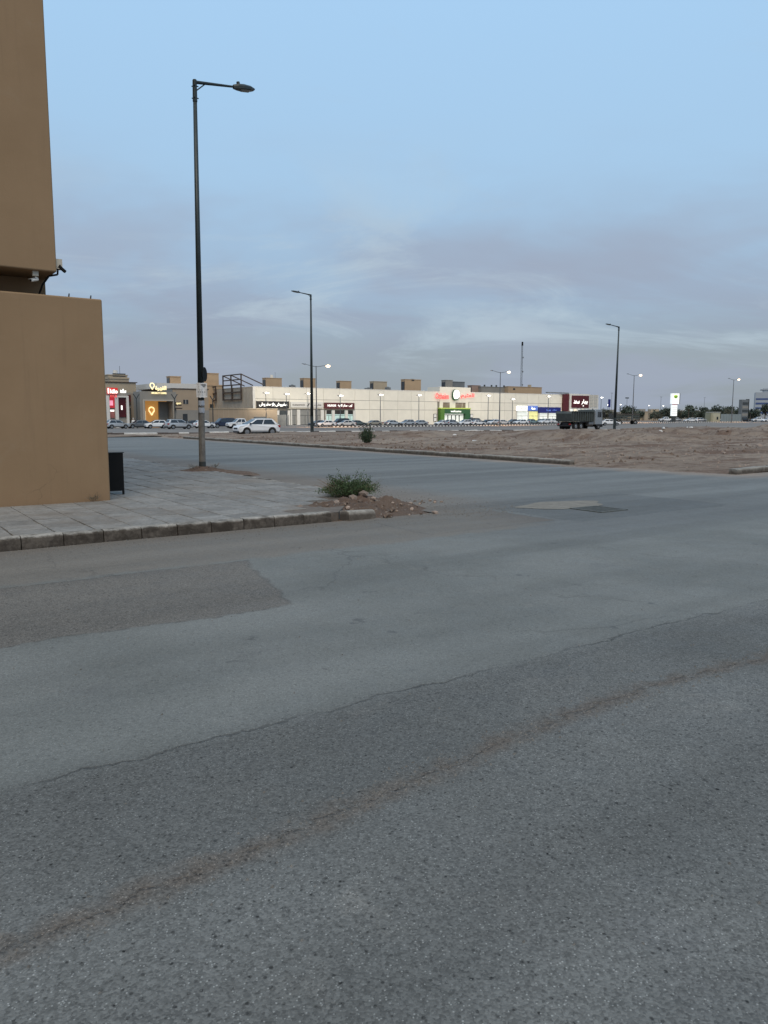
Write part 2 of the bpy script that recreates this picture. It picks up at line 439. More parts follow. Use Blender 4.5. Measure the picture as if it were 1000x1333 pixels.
M_ASPH = asphalt_mat()
M_SAND = sand_mat()
M_TILE = concrete_mat('paving_tile', (.160, .159, .152), (.245, .242, .232), (.135, .112, .092), .75, vary=.16)
M_KERB = concrete_mat('kerb_concrete', (.20, .19, .17), (.29, .275, .25), (.042, .034, .027), .97, (.120, .156))
M_KERB2 = concrete_mat('old_kerb_concrete', (.20, .185, .165), (.27, .255, .225), (.062, .050, .040), .9, (.06, .155))
M_KWHITE = concrete_mat('white_kerb_paint', (.52, .50, .46), (.72, .70, .66), (.30, .25, .2), .5)
M_KBLACK = concrete_mat('black_kerb_paint', (.07, .06, .055), (.12, .10, .09), (.2, .15, .12), .4)
M_PLAST = plaster_mat()
M_ROCK = concrete_mat('rubble', (.20, .15, .12), (.30, .24, .20), (.10, .07, .055), .5, vary=.3)
M_SOIL = sand_mat((.105, .076, .060), (.185, .142, .113)); M_SOIL.name = 'soil'
M_JOINT = mat('joint_sand', (.125, .105, .088), .95, .25, 12)

# ------------------------------------------------------------------ mesh building
class MB:
    def __init__(s): s.v, s.f = [], []
    def add(s, vs, fs):
        o = len(s.v); s.v += [tuple(p) for p in vs]; s.f += [tuple(i + o for i in q) for q in fs]; return s
    def box(s, x0, x1, y0, y1, z0, z1):
        return s.add([(x0, y0, z0), (x1, y0, z0), (x1, y1, z0), (x0, y1, z0), (x0, y0, z1), (x1, y0, z1), (x1, y1, z1), (x0, y1, z1)],
                     [(0, 3, 2, 1), (4, 5, 6, 7), (0, 1, 5, 4), (1, 2, 6, 5), (2, 3, 7, 6), (3, 0, 4, 7)])
    def tube(s, p0, p1, r0, r1=None, n=8, cap=True):
        p0, p1 = Vector(p0), Vector(p1); r1 = r0 if r1 is None else r1
        d = (p1 - p0).normalized()
        a = d.orthogonal().normalized(); b = d.cross(a)
        vs = []
        for p, r in ((p0, r0), (p1, r1)):
            for i in range(n):
                t = 2 * math.pi * i / n
                vs.append(p + a * (r * math.cos(t)) + b * (r * math.sin(t)))
        fs = [(i, (i + 1) % n, n + (i + 1) % n, n + i) for i in range(n)]
        if cap: fs += [tuple(range(n - 1, -1, -1)), tuple(range(n, 2 * n))]
        return s.add(vs, fs)
    def bar(s, p0, p1, w, h=None):       # rectangular bar between two points
        h = h or w
        p0, p1 = Vector(p0), Vector(p1); d = (p1 - p0).normalized()
        up = Vector((0, 0, 1)) if abs(d.z) < .9 else Vector((0, 1, 0))
        a = d.cross(up).normalized() * (w / 2); b = a.cross(d).normalized() * (h / 2)
        vs = [p + q for p in (p0, p1) for q in (-a - b, a - b, a + b, -a + b)]
        return s.add(vs, [(0, 1, 2, 3), (7, 6, 5, 4), (0, 4, 5, 1), (1, 5, 6, 2), (2, 6, 7, 3), (3, 7, 4, 0)])
    def prism(s, pts, y0, y1, ax='y', taper=None):   # polygon (x,z) extruded along y
        n = len(pts); t = taper or (lambda p: p)
        if ax == 'y':
            vs = [(x, y0, z) for x, z in pts] + [(x, y1, z) for x, z in pts]
        elif ax == 'z':
            vs = [(x, z, y0) for x, z in pts] + [(x, z, y1) for x, z in pts]
        else:
            vs = [(y0, x, z) for x, z in pts] + [(y1, x, z) for x, z in pts]
        return s.add(vs, [tuple(range(n)), tuple(range(2 * n - 1, n - 1, -1))] + [(i, n + i, n + (i + 1) % n, (i + 1) % n) for i in range(n)])
    def quad(s, a, b, c, d): return s.add([a, b, c, d], [(0, 1, 2, 3)])
    def ball(s, c, r, n=10, m=6, sc=(1, 1, 1)):
        vs = []
        for j in range(m + 1):
            ph = math.pi * j / m
            for i in range(n):
                t = 2 * math.pi * i / n
                vs.append((c[0] + r * sc[0] * math.sin(ph) * math.cos(t), c[1] + r * sc[1] * math.sin(ph) * math.sin(t), c[2] + r * sc[2] * math.cos(ph)))
        fs = [(j * n + i, (j + 1) * n + i, (j + 1) * n + (i + 1) % n, j * n + (i + 1) % n) for j in range(m) for i in range(n)]
        return s.add(vs, fs)
    def rock(s, c, r, seed, flat=.7):
        rn = random.Random(seed)
        bm = bmesh.new(); bmesh.ops.create_icosphere(bm, subdivisions=1, radius=1)
        sx, sy = rn.uniform(.75, 1.3), rn.uniform(.75, 1.3)
        o = len(s.v); a = rn.uniform(0, 6.3)
        for q in bm.verts:
            k = r * rn.uniform(.75, 1.15)
            x, y = q.co.x * sx, q.co.y * sy
            s.v.append((c[0] + k * (x * math.cos(a) - y * math.sin(a)), c[1] + k * (x * math.sin(a) + y * math.cos(a)), c[2] + k * q.co.z * flat))
        for f in bm.faces: s.f.append(tuple(q.index + o for q in f.verts))
        bm.free(); return s
    def mesh(s, name, m=None, bevel=0., seg=1, smooth=False, fix=True):
        me = bpy.data.meshes.new(name)
        me.from_pydata(s.v, [], s.f)
        if fix or bevel:
            bm = bmesh.new(); bm.from_mesh(me)
            bmesh.ops.recalc_face_normals(bm, faces=bm.faces)
            if bevel:
                bmesh.ops.remove_doubles(bm, verts=bm.verts, dist=1e-5)
                es = [e for e in bm.edges if len(e.link_faces) == 2 and e.calc_face_angle(0) > .35]
                bmesh.ops.bevel(bm, geom=es, offset=bevel, segments=seg, affect='EDGES', profile=.5, clamp_overlap=True)
            bm.to_mesh(me); bm.free()
        if m: me.materials.append(m)
        if smooth:
            me.polygons.foreach_set('use_smooth', [True] * len(me.polygons))
        return me
    def obj(s, name, m=None, parent=None, **k):
        return link(name, s.mesh(name, m, **k), parent)

def link(name, me, parent=None, loc=(0, 0, 0), rz=0.):
    o = bpy.data.objects.new(name, me)
    COL.objects.link(o)
    o.location = loc; o.rotation_euler = (0, 0, rz)
    if parent: o.parent = parent
    return o
def tag(o, label, cat, group=None):
    o['label'] = label; o['category'] = cat
    if group: o['group'] = group
    return o
def thing(name, label, cat, loc=(0, 0, 0), rz=0., group=None):
    o = bpy.data.objects.new(name, None); COL.objects.link(o)
    o.empty_display_size = .3
    o.location = loc; o.rotation_euler = (0, 0, rz)
    return tag(o, label, cat, group)
def thing_uv(name, label, cat, u, v, group=None, rz=0., z=None):
    x, y = W(u, v)
    return thing(name, label, cat, (x, y, Zuv(u, v) if z is None else z), A35 + rz, group)
def struct(o):
    o['kind'] = 'structure'; return o
def stuff(o):
    o['kind'] = 'stuff'; return o
def kids(o): return [c for c in bpy.data.objects if c.parent == o]
def copy_tree(o, cache, parent=None):
    c = o.copy(); COL.objects.link(c)
    if parent: c.parent = parent
    for ch in cache.get(o, ()): copy_tree(ch, cache, c)
    return c

def grid_uv(name, u, v, zf, m, keep=None, smooth=True):
    """sheet in the (u, v) frame: zf(u, v) gives heights above the land"""
    UU, VV = np.meshgrid(u, v)
    X, Y = CA * UU - SA * VV, SA * UU + CA * VV
    Z = Zt(X, Y) + zf(UU, VV)
    nu, nv = len(u), len(v)
    vs = np.stack([UU.ravel(), VV.ravel(), Z.ravel()], 1)
    i, j = np.meshgrid(np.arange(nu - 1), np.arange(nv - 1))
    if keep is not None:
        k = keep((UU[:-1, :-1] + UU[1:, 1:]) / 2, (VV[:-1, :-1] + VV[1:, 1:]) / 2)
        i, j = i[k], j[k]
    i, j = i.ravel(), j.ravel()
    a = j * nu + i
    me = bpy.data.meshes.new(name)
    me.from_pydata(vs.tolist(), [], np.stack([a, a + 1, a + nu + 1, a + nu], 1).tolist())
    me.materials.append(m)
    if smooth: me.polygons.foreach_set('use_smooth', [True] * len(me.polygons))
    return link(name, me, None, (0, 0, 0), A35)

# ------------------------------------------------------------------ arabic lettering
AR = {'ا': (0xFE8D, 2), 'أ': (0xFE83, 2), 'ب': (0xFE8F, 4), 'ة': (0xFE93, 2), 'ت': (0xFE95, 4), 'ث': (0xFE99, 4), 'ج': (0xFE9D, 4), 'ح': (0xFEA1, 4),
      'خ': (0xFEA5, 4), 'د': (0xFEA9, 2), 'ذ': (0xFEAB, 2), 'ر': (0xFEAD, 2), 'ز': (0xFEAF, 2), 'س': (0xFEB1, 4), 'ش': (0xFEB5, 4), 'ص': (0xFEB9, 4),
      'ط': (0xFEC1, 4), 'ع': (0xFEC9, 4), 'غ': (0xFECD, 4), 'ف': (0xFED1, 4), 'ق': (0xFED5, 4), 'ك': (0xFED9, 4), 'ل': (0xFEDD, 4), 'م': (0xFEE1, 4),
      'ن': (0xFEE5, 4), 'ه': (0xFEE9, 4), 'و': (0xFEED, 2), 'ي': (0xFEF1, 4)}
def shape_ar(s):
    out = []
    for i, c in enumerate(s):
        if c not in AR: out.append(c); continue
        b, n = AR[c]
        prev = i > 0 and s[i - 1] in AR and AR[s[i - 1]][1] == 4
        nxt = n == 4 and i + 1 < len(s) and s[i + 1] in AR
        out.append(chr(b + (3 if prev and nxt else 2 if nxt else 1 if prev else 0)))
    return ''.join(reversed(out))
def lettering(body, x0, x1, z0, z1, y, m, parent, depth=.06, offset=0., name='lettering', shear=0.):
    """raised letters facing -y, fitted in the given box"""
    cu = bpy.data.curves.new('text', 'FONT')
    cu.body = shape_ar(body) if any(c in AR for c in body) else body
    cu.size = 1; cu.extrude = .05; cu.offset = offset; cu.shear = shear; cu.resolution_u = 3
    t = bpy.data.objects.new('text', cu); COL.objects.link(t)
    me = bpy.data.meshes.new_from_object(t.evaluated_get(bpy.context.evaluated_depsgraph_get()))
    bpy.data.objects.remove(t); bpy.data.curves.remove(cu)
    n = len(me.vertices); co = np.empty(n * 3, np.float32); me.vertices.foreach_get('co', co); co = co.reshape(-1, 3)
    lo, hi = co.min(0), co.max(0)
    s = (np.array([x1 - x0, z1 - z0]) / np.maximum(hi[:2] - lo[:2], 1e-5))
    q = np.empty_like(co)
    q[:, 0] = x0 + (co[:, 0] - lo[0]) * s[0]
    q[:, 2] = z0 + (co[:, 1] - lo[1]) * s[1]
    q[:, 1] = y - depth * (co[:, 2] - lo[2]) / max(hi[2] - lo[2], 1e-5)
    me.vertices.foreach_set('co', q.ravel()); me.update()
    me.name = name; me.materials.clear(); me.materials.append(m)
    return link(name, me, parent)

# ================================================================== SETTING
def axis(segs):
    out = []
    for a, b, st in segs: out += list(np.arange(a, b - 1e-6, st))
    return np.array(out + [segs[-1][1]])
# desert ground to the horizon (a little below the roads and the sand sheets)
def build_ground():
    xs = axis([(-4000, -400, 300), (-400, -60, 20), (-60, 140, 5), (140, 400, 20), (400, 4000, 300)])
    ys = axis([(-1500, -60, 120), (-60, 240, 5), (240, 500, 20), (500, 6000, 300)])
    X, Y = np.meshgrid(xs, ys)
    Z = Zt(X, Y) - .06
    nx = len(xs)
    i, j = np.meshgrid(np.arange(nx - 1), np.arange(len(ys) - 1)); a = (j * nx + i).ravel()
    me = bpy.data.meshes.new('ground')
    me.from_pydata(np.stack([X.ravel(), Y.ravel(), Z.ravel()], 1).tolist(), [], np.stack([a, a + 1, a + nx + 1, a + nx], 1).tolist())
    me.materials.append(M_SAND)
    struct(link('ground', me))
build_ground()

def und(u, v):
    flat = 1 - np.exp(-((u - 10.95) / 2.2) ** 4 - ((v - 9.2) / 1.8) ** 4)
    return .018 * (fbm(u * .35, v * .35, 3, 5) - .5) * flat
road = grid_uv('road', axis([(-70, -12, 4), (-12, 8.2, .4), (8.2, 24.2, .5), (24.2, 180, 6)]), axis([(-60, -8, 4), (-8, 10.2, .4), (10.2, 16.2, .5), (16.2, 62, 1.0)]),
               und, M_ASPH, keep=lambda u, v: (v < 10.2) | ((u > 8.2) & (u < 24) & (v < 62)) | ((u > 8.2) & (v < 15)))
struct(road)

def lot_z(u, v):
    edge = np.minimum((u - 20.55) * .5, (v - 12.4) * .25)
    cut = np.where(v > 17.8, np.clip((u - 20.68) * 6, -1, 1), np.clip(((u - 20.4) * .5 + (v - 15.2) * .22 + (fbm(u * .8, v * .8, 4, 3) - .5) * 1.6) * .35, -1, 1))
    base = .10 + .10 * sstep((u - 20) / 8.)
    n = fbm(u * .16, v * .16, 4, 11)
    m = fbm(u * .55, v * .55, 4, 23)
    hum = sstep((n - .46) / .20) * .50 * sstep((v - 22) / 10.) * sstep((u - 26) / 10.) * (1 - .85 * sstep((v - 44) / 10.) * (1 - sstep((u - 90) / 10.)))
    rut = np.exp(-((v - 33 - 2.5 * np.sin(u * .09)) / .5) ** 2) * .10 + np.exp(-((v - 35 - 2.5 * np.sin(u * .09)) / .5) ** 2) * .10
    z = base + hum + ((m - .5) * .22 + (fbm(u * 2.2, v * 2.2, 3, 31) - .5) * .10) * (1 - .7 * sstep((v - 44) / 10.) * (1 - sstep((u - 90) / 10.))) - rut
    z = np.where(v < 17.8, (z - .06) * sstep((v - 12.0) / 7.) + .03, z)
    z = z * np.where(v > 63, sstep((68.6 - v) / 4.), 1.)
    return np.where(cut < 1, np.minimum(z, cut * .25 + (m - .5) * .05), z)
lot = grid_uv('sand_lot', axis([(18.5, 62, .28), (62, 150, .6), (150, 260, 3)]), axis([(12.2, 30, .25), (30, 68.6, .45)]),
              lot_z, M_SAND)
struct(lot)
def lotZ(u, v):
    return Zuv(u, v) + float(lot_z(np.array([float(u)]), np.array([float(v)]))[0])
# sand strip between the end of the side road and the main road
strip = grid_uv('sand_verge', axis([(-60, 20.7, .5)]), axis([(61, 68.6, .5)]), lambda u, v: .06 + (fbm(u * .7, v * .7, 4, 41) - .5) * .14 + .0 * u, M_SAND)
struct(strip)
# bare ground on the block behind the pavement
blk = grid_uv('dirt_ground', axis([(-40, 8.0, 1.)]), axis([(15, 61, 1.)]), lambda u, v: .09 + (fbm(u * .7, v * .7, 3, 43) - .5) * .05, M_SAND, keep=lambda u, v: (v > 31) | (u < 3.4))
struct(blk)

def asphalt_far():
    g = NB('main_road_asphalt')
    n = g.noise(.05, 4); s = g.noise(.3, 4, stretch=(.08, 1, 1)); f = g.noise(6, 4)
    c = g.mix(g.rng(s, .35, .65), (.130, .118, .108), (.185, .168, .150))
    c = g.mix(g.rng(n, .5, .7, 0, .6), c, (.20, .165, .135))
    return g.done(g.scale(c, g.rng(f, .3, .7, .9, 1.1)), .85, g.bump(f, .3, .02), .3)
M_ROADC = asphalt_far()
mr_ = grid_uv('main_road', axis([(-120, 420, 6)]), axis([(69.6, 132, 3)]), lambda u, v: .02 + 0 * u, M_ROADC); struct(mr_)
pk = grid_uv('car_park', axis([(-60, 420, 6)]), axis([(133, 190, 3)]), lambda u, v: .03 + 0 * u, M_ROADC); struct(pk)
side_rd = grid_uv('shop_forecourt', axis([(-60, 88, 6)]), axis([(118, 160, 3)]), lambda u, v: .034 + 0 * u, M_ROADC); struct(side_rd)

# ------------------------------------------------------------------ kerbs
def kerb_mesh(L, h=.15, w=.17, seed=0):
    rn = random.Random(seed); g = .006
    p = [(0, -.10), (w, -.10), (w, h), (.055, h), (.022, h - .012), (.008, h - .035)]
    mb = MB()
    n = 4; vs = []
    for k in range(n + 1):
        x = g + (L - 2 * g) * k / n
        for i, (y, z) in enumerate(p):
            jit = .006 if i > 2 else 0
            vs.append((x, y + rn.uniform(-jit, jit), z + rn.uniform(-jit, jit)))
    m = len(p); fs = [tuple(range(m)), tuple(range(n * m + m - 1, n * m - 1, -1))]
    for k in range(n):
        for i in range(m):
            a, b = k * m + i, k * m + (i + 1) % m
            fs.append((a, a + m, b + m, b))
    return mb.add(vs, fs).mesh('kerb_stone', M_KERB)
def kerb_run(root, meshes, u, v, ang, n, L, z=0., sag=.006, mfun=None, jit=.012, name='kerb_stone'):
    """n stones in a row from (u, v); root sits at the world origin with the frame's rotation"""
    rn = random.Random(int(u * 10 + v))
    for i in range(n):
        a = u + math.cos(ang) * i * L; b = v + math.sin(ang) * i * L
        o = link(name, meshes[rn.randrange(len(meshes))], root)
        o.location = (a, b, Zuv(a, b) + z + rn.uniform(-sag, sag))
        o.rotation_euler = (rn.uniform(-jit, jit), rn.uniform(-jit, jit) * .6, ang + rn.uniform(-jit, jit))
        if mfun:
            o.material_slots[0].link = 'OBJECT'; o.material_slots[0].material = mfun(i)
KM = [kerb_mesh(.5, .155, .17, s) for s in range(5)]
kA = struct(bpy.data.objects.new('pavement_kerb', None)); COL.objects.link(kA); kA.rotation_euler = (0, 0, A35)
kerb_run(kA, KM, -6.35, 10.22, 0., 25, .5)
KM2 = [kerb_mesh(.5, .150, .17, s + 20) for s in range(4)]
kerb_run(kA, KM2, 8.24, 12.9, R(90), 37, .5, jit=.008)
KM3 = [kerb_mesh(.75, .17, .24, s + 40) for s in range(4)]
for me in KM3: me.materials[0] = M_KERB2
kB = struct(bpy.data.objects.new('side_road_kerb', None)); COL.objects.link(kB); kB.rotation_euler = (0, 0, A35)
# runs away from the camera: the worn face looks at the side road (towards -u)
def flip_run(root, meshes, u, v0, n, L):
    rn = random.Random(3)
    for i in range(n):
        v = v0 + i * L
        o = link('kerb_stone', meshes[rn.randrange(len(meshes))], root)
        o.location = (u + rn.uniform(-.015, .015), v + L, Zuv(u, v) + rn.uniform(-.01, .01)); o.rotation_euler = (rn.uniform(-.01, .01), rn.uniform(-.012, .012), R(-90) + rn.uniform(-.012, .012))
flip_run(kB, KM3, 20.4, 17.9, 50, .75)
# broken kerb at the far right of the junction
kR = struct(bpy.data.objects.new('right_kerb', None)); COL.objects.link(kR); kR.rotation_euler = (0, 0, A35)
kerb_run(kR, KM3, 21.0, 12.15, R(3), 40, .75, sag=.02, jit=.025)
# painted kerb of the main road
KM4 = [kerb_mesh(1.0, .20, .30, s + 60) for s in range(3)]
kC = struct(bpy.data.objects.new('main_road_kerb', None)); COL.objects.link(kC); kC.rotation_euler = (0, 0, A35)
rk = random.Random(5)
PAINT = [[M_KWHITE, M_KWHITE, M_KBLACK][rk.choice([0, 0, 1, 2, 2]) if rk.random() < .35 else (0 if (i // 2) % 2 == 0 else 2)] for i in range(140)]
kerb_run(kC, KM4, 8.0, 68.9, 0., 100, 1.0, sag=.03, jit=.02, mfun=lambda i: PAINT[i])
# striped car-park kerb: stones too small to pick apart, one joined part
mbw, mbb = MB(), MB()
for i in range(330):
    u = 86 + i * .5; z = Zuv(u, 143)
    (mbw if i % 2 else mbb).box(u + .02, u + .48, 143, 143.3, z - .1, z + .26)
kP = struct(bpy.data.objects.new('car_park_kerb', None)); COL.objects.link(kP); kP.rotation_euler = (0, 0, A35)
stuff(mbw.obj('white_kerb_stones', M_KWHITE, kP)); stuff(mbb.obj('black_kerb_stones', M_KBLACK, kP))

# ------------------------------------------------------------------ pavement
pav = struct(MB().prism([(-6.5, 10.35), (6.35, 10.35), (8.28, 12.75), (8.28, 31.5), (3.3, 31.5), (3.3, 14.1), (-6.5, 14.1)], -.12, .128, ax='z').obj('pavement', M_JOINT))
pav.rotation_euler = (0, 0, A35)
rt = random.Random(11)
TM = []
for s in range(4):
    TM.append(MB().box(-.241, .241, -.241, .241, -.04, 0).mesh('paving_slab', M_TILE, bevel=.006))
spots = []
for i in range(31):
    for j in range(43):
        u = -6.9 + .25 + .5 * i; v = 10.66 + .5 * j
        if u > 8.2 - .2 or (u < 3.72 and v > 14.0): continue
        if v < 13.0 and (v - 10.40 - .3) < (u - 5.75) * 1.22: continue
        spots.append((u, v))
spots.sort(key=lambda p: (0 if (p[0] > .26 * p[1] - .4 and (p[0] > 0.2)) else 1, p[1]))
far_tiles = MB()
for k, (u, v) in enumerate(spots):
    sag = .006 * (vnoise(np.array([u * .7]), np.array([v * .7]), 4)[0] - .5) * 2
    if k < 300:
        o = link('paving_slab', TM[k % 4], pav)
        o.location = (u + rt.uniform(-.004, .004), v + rt.uniform(-.004, .004), .150 + sag + rt.uniform(-.003, .003))
        o.rotation_euler = (rt.uniform(-.008, .008), rt.uniform(-.008, .008), rt.uniform(-.006, .006))
    else:
        far_tiles.box(u - .244, u + .244, v - .244, v + .244, .11, .150 + sag)
stuff(far_tiles.obj('far_slabs', M_TILE, pav))

# earth and rubble where the corner of the pavement has broken away
def heap_z(u, v):
    a = np.exp(-(((u - 7.0) / 1.0) ** 2 + ((v - 11.25) / .75) ** 2) ** 1.3) * .15
    b = np.exp(-(((u - 7.75) / .60) ** 2 + ((v - 11.2) / .6) ** 2)) * .13
    d = np.exp(-(((u - 7.95) / .8) ** 2 + ((v - 12.7) / .7) ** 2)) * .10
    n = (fbm(u * 3.2, v * 3.2, 4, 9) - .5) * .26 + (fbm(u * 11, v * 11, 3, 19) - .5) * .12
    m = np.clip((a + b + d) * 8, 0, 1)
    return a + b + d + n * m - .035
heap = struct(grid_uv('soil_heap', np.arange(5.3, 10.2, .035), np.arange(9.7, 14.2, .035), heap_z, M_SOIL))
def heapZ(u, v): return float(heap_z(np.array([u]), np.array([v]))[0])
bk = MB().prism([(0, -.1), (.26, -.1), (.26, .15), (.075, .155), (.03, .135), (.0, .09)], 0, .55, ax='x').obj('kerb_block', M_KERB2, None, bevel=.012, seg=2)
x, y = W(6.42, 10.12); bk.location = (x, y, .012); bk.rotation_euler = (R(-5), R(2), A35 + R(6))
tag(bk, 'loose pale kerb block lying tilted in the broken earth below the bush', 'kerb block')
# stones in the heap
GR = 'loose stones in the broken earth beside the kerb'
rn = random.Random(21)
n = 0
while n < 64:
    u, v = (rn.uniform(5.7, 8.3), rn.uniform(10.05, 12.0)) if rn.random() < .85 else (rn.uniform(8.3, 9.6), rn.uniform(10.6, 11.8))
    if 6.3 < u < 7.05 and v < 10.6: continue
    r = rn.choice([.025, .03, .035, .04, .05, .06, .085]) if u < 8.8 else rn.uniform(.02, .045)
    o = MB().rock((0, 0, 0), r, n + 5, .75).obj('rubble_stone', M_ROCK if n % 3 else M_SOIL)
    x, y = W(u, v); o.location = (x, y, max(heapZ(u, v), 0.) + r * .3)
    tag(o, 'loose brown stone in the broken earth beside the kerb', 'stone', GR); n += 1
# gravel nobody would count: joint stones, road grit and lot pebbles
def gravel(name, pts, m, seed):
    rn = random.Random(seed); mb = MB()
    for u, v, z, r in pts:
        a = [(rn.uniform(.6, 1.2) * r * math.cos(t), rn.uniform(.6, 1.2) * r * math.sin(t)) for t in (0, 1.6, 3.1, 4.7)]
        mb.add([(u + p, v + q, z - r * .2) for p, q in a] + [(u + rn.uniform(-.3, .3) * r, v + rn.uniform(-.3, .3) * r, z + r * rn.uniform(.5, .9))], [(0, 1, 4), (1, 2, 4), (2, 3, 4), (3, 0, 4)])
    o = mb.obj(name, m); o.rotation_euler = (0, 0, A35)
    return stuff(o)
rn = random.Random(33)
P = []
for i in range(900):
    u = rn.uniform(-1.2, 7.5); v = min(2.40 + .118 * u, 2.71) + rn.gauss(0, .07)
    P.append((u, v, float(und(np.array([u]), np.array([v]))[0]) + .001, rn.choice([.003, .004, .005, .006, .008, .011])))
for i in range(500):
    u, v = rn.uniform(-3, 10), rn.uniform(.5, 10.)
    P.append((u, v, float(und(np.array([u]), np.array([v]))[0]) + .001, rn.choice([.004, .005, .007, .010])))
for i in range(1400):
    u = rn.uniform(0, 10.5); v = 10.2 - abs(rn.gauss(0, .35))
    P.append((u, v, float(und(np.array([u]), np.array([v]))[0]) + .001, rn.choice([.005, .007, .010, .014])))
for i in range(1200):
    u, v = 8.3 + abs(rn.gauss(0, .9)), rn.uniform(9.3, 16)
    P.append((u, v, float(und(np.array([u]), np.array([v]))[0]) + .001, rn.choice([.006, .009, .013, .02])))
gravel('road_grit', P, concrete_mat('road_grit_stone', (.10, .095, .085), (.19, .18, .165)), 1)
P = []
for i in range(2600):
    u, v = 20.8 + abs(rn.gauss(0, 16)), rn.uniform(13, 60)
    P.append((u, v, lotZ(u, v), rn.choice([.02, .03, .04, .05, .08])))
gravel('lot_pebbles', P, M_ROCK, 2)
P = []
for i in range(3200):
    k = rn.random()
    u, v = 20.8 + rn.random() ** 1.5 * 95, rn.uniform(17, 62)
    if fbm(np.array([u * .12]), np.array([v * .3]), 3, 61)[0] < .50: continue
    P.append((u, v, lotZ(u, v), rn.choice([.05, .06, .08, .10, .14])))
gravel('earth_clods', P, M_SOIL, 5)

# manhole patch in the junction
M_DUST = mat('dry_cement', (.175, .162, .138), .95, .25, 5, bump=.4)
M_IRON = mat('cast_iron', (.085, .088, .08), .7, .3, 14, bump=.4)
mh = thing_uv('manhole', 'dusty cement patch with a dark iron drain grate in the junction', 'manhole', 10.95, 9.0, z=0)
vs = [(0, .75, .010)] + [((1.0 + .10 * math.sin(3 * t) + .06 * math.sin(7 * t + 1)) * math.cos(t), .75 + (.50 + .06 * math.sin(5 * t)) * math.sin(t), .006) for t in np.linspace(0, 2 * math.pi, 40, endpoint=False)]
MB().add(vs, [(0, 1 + i, 1 + (i + 1) % 40) for i in range(40)]).obj('cement_collar', M_DUST, mh, smooth=True)
fr = MB()
for a in ((-.36, .36, -.36, -.31), (-.36, .36, .31, .36), (-.36, -.31, -.31, .31), (.31, .36, -.31, .31)): fr.box(a[0], a[1], a[2] - .1, a[3] - .1, -.02, .016)
fr.obj('frame', M_IRON, mh)
for i in range(9):
    MB().box(-.29 + i * .066, -.255 + i * .066, -.41, .21, -.01, .014).obj('grate_bar', M_IRON, mh)
MB().box(-.31, .31, -.41, .21, -.02, .007).obj('pit_shade', mat('pit_shade_tone', (.04, .038, .034), 1.), mh)  # flat dark slab stands in for the shaded hollow below the bars

# ================================================================== THE CORNER BUILDING, LEFT
M_WHITE = mat('white_plastic', (.62, .61, .58), .5, .06)
M_BLACK = mat('black_metal', (.008, .008, .008), .7, .2, spec=.2)
M_DARKG = mat('dark_metal', (.045, .05, .05), .55, .2)
WV = 13.95
bw = thing_uv('boundary_wall', 'tall beige plastered boundary wall at the pavement corner', 'wall', 3.76, WV, z=.0)
wm = MB()
prof = [(-14, 0), (0, 0), (0, 16), (-.28, 16), (-.28, .28), (-14, .28)]
wm.prism(prof, 0, 3.67, ax='z')
wall_o = wm.obj('plaster', M_PLAST, bw, bevel=.025, seg=2)
for x in (-.52, -.16): MB().tube((x, .14, 3.67), (x + .01, .13, 3.74), .014, .010).obj('conduit_stub', M_DARKG, bw)
cbld = thing_uv('corner_building', 'beige rendered building with a projecting upper storey over the corner wall', 'building', 3.04, WV, z=0)
MB().box(-14, 0, 0.0, 14, 4.055, 15.5).obj('upper_storey', M_PLAST, cbld, bevel=.02, seg=2)
MB().box(-14, -.02, .85, 13.8, 0.05, 4.05).obj('lower_storey', M_PLAST, cbld)
def camera_thing(label, body_m, mount_uvz, bdir, box=True):
    t = thing_uv('security_camera', label, 'security camera', mount_uvz[0], mount_uvz[1], z=mount_uvz[2])
    d = Vector(bdir).normalized()
    if box: MB().box(-.085, .085, -.06, .06, -.16, 0).obj('junction_box', mat('cream_plastic', (.45, .41, .34), .5, .05), t, bevel=.012)
    e = Vector((0, 0, -.16)) if box else Vector((0.03, -.02, -.02))
    c = e + Vector((0, 0, -.10)) - d * .04
    MB().tube(e, c, .022, .018).obj('bracket', body_m, t)
    b = MB().tube(c - d * .04, c + d * .20, .048, .048, 12).obj('housing', body_m, t, bevel=.008)
    MB().tube(c + d * .19, c + d * .215, .036, .036, 12).obj('lens', M_BLACK, b)
    t.scale = (.55, .55, .55)
    MB().bar(c - d * .02 + Vector((0, 0, .054)), c + d * .24 + Vector((0, 0, .050)), .10, .012).obj('sun_shield', body_m, b)
    return t
camera_thing('white bullet camera under the projecting upper storey', M_WHITE, (2.72, WV + .10, 4.055), (-.9, -.35, -.28))
camera_thing('dark camera sticking out from the upper storey corner', M_BLACK, (3.10, WV + .06, 4.2), (.75, -.1, -.65), box=False)
MB().box(0, 0.10, 0, .14, 0, .16).obj('bracket_box', mat('cream_plastic', (.45, .41, .34)), cbld).location = (0.002, .04, 4.12)
cab = MB()
pp = [(.03, .05, 4.15), (.03, .10, 4.03), (-.1, .14, 4.0), (-.2, .2, 3.85), (-.24, .3, 3.70)]
for a, b in zip(pp, pp[1:]): cab.tube(a, b, .016)
cab.obj('cable', M_BLACK, cbld)

# black board standing by the wall corner
bd = thing_uv('notice_board', 'black sheet metal board on short legs beside the beige wall', 'board', 3.99, 14.9, z=.152, rz=R(-2))
MB().box(-.28, .285, -.03, .03, .07, .80).obj('panel', M_BLACK, bd, bevel=.006)
for a in ((-.28, -.25), (.255, .285)): MB().box(a[0], a[1], -.028, .028, .0, .07).obj('leg', M_BLACK, bd)
MB().box(-.30, .305, -.04, .04, .80, .815).obj('top_edge', M_DARKG, bd)

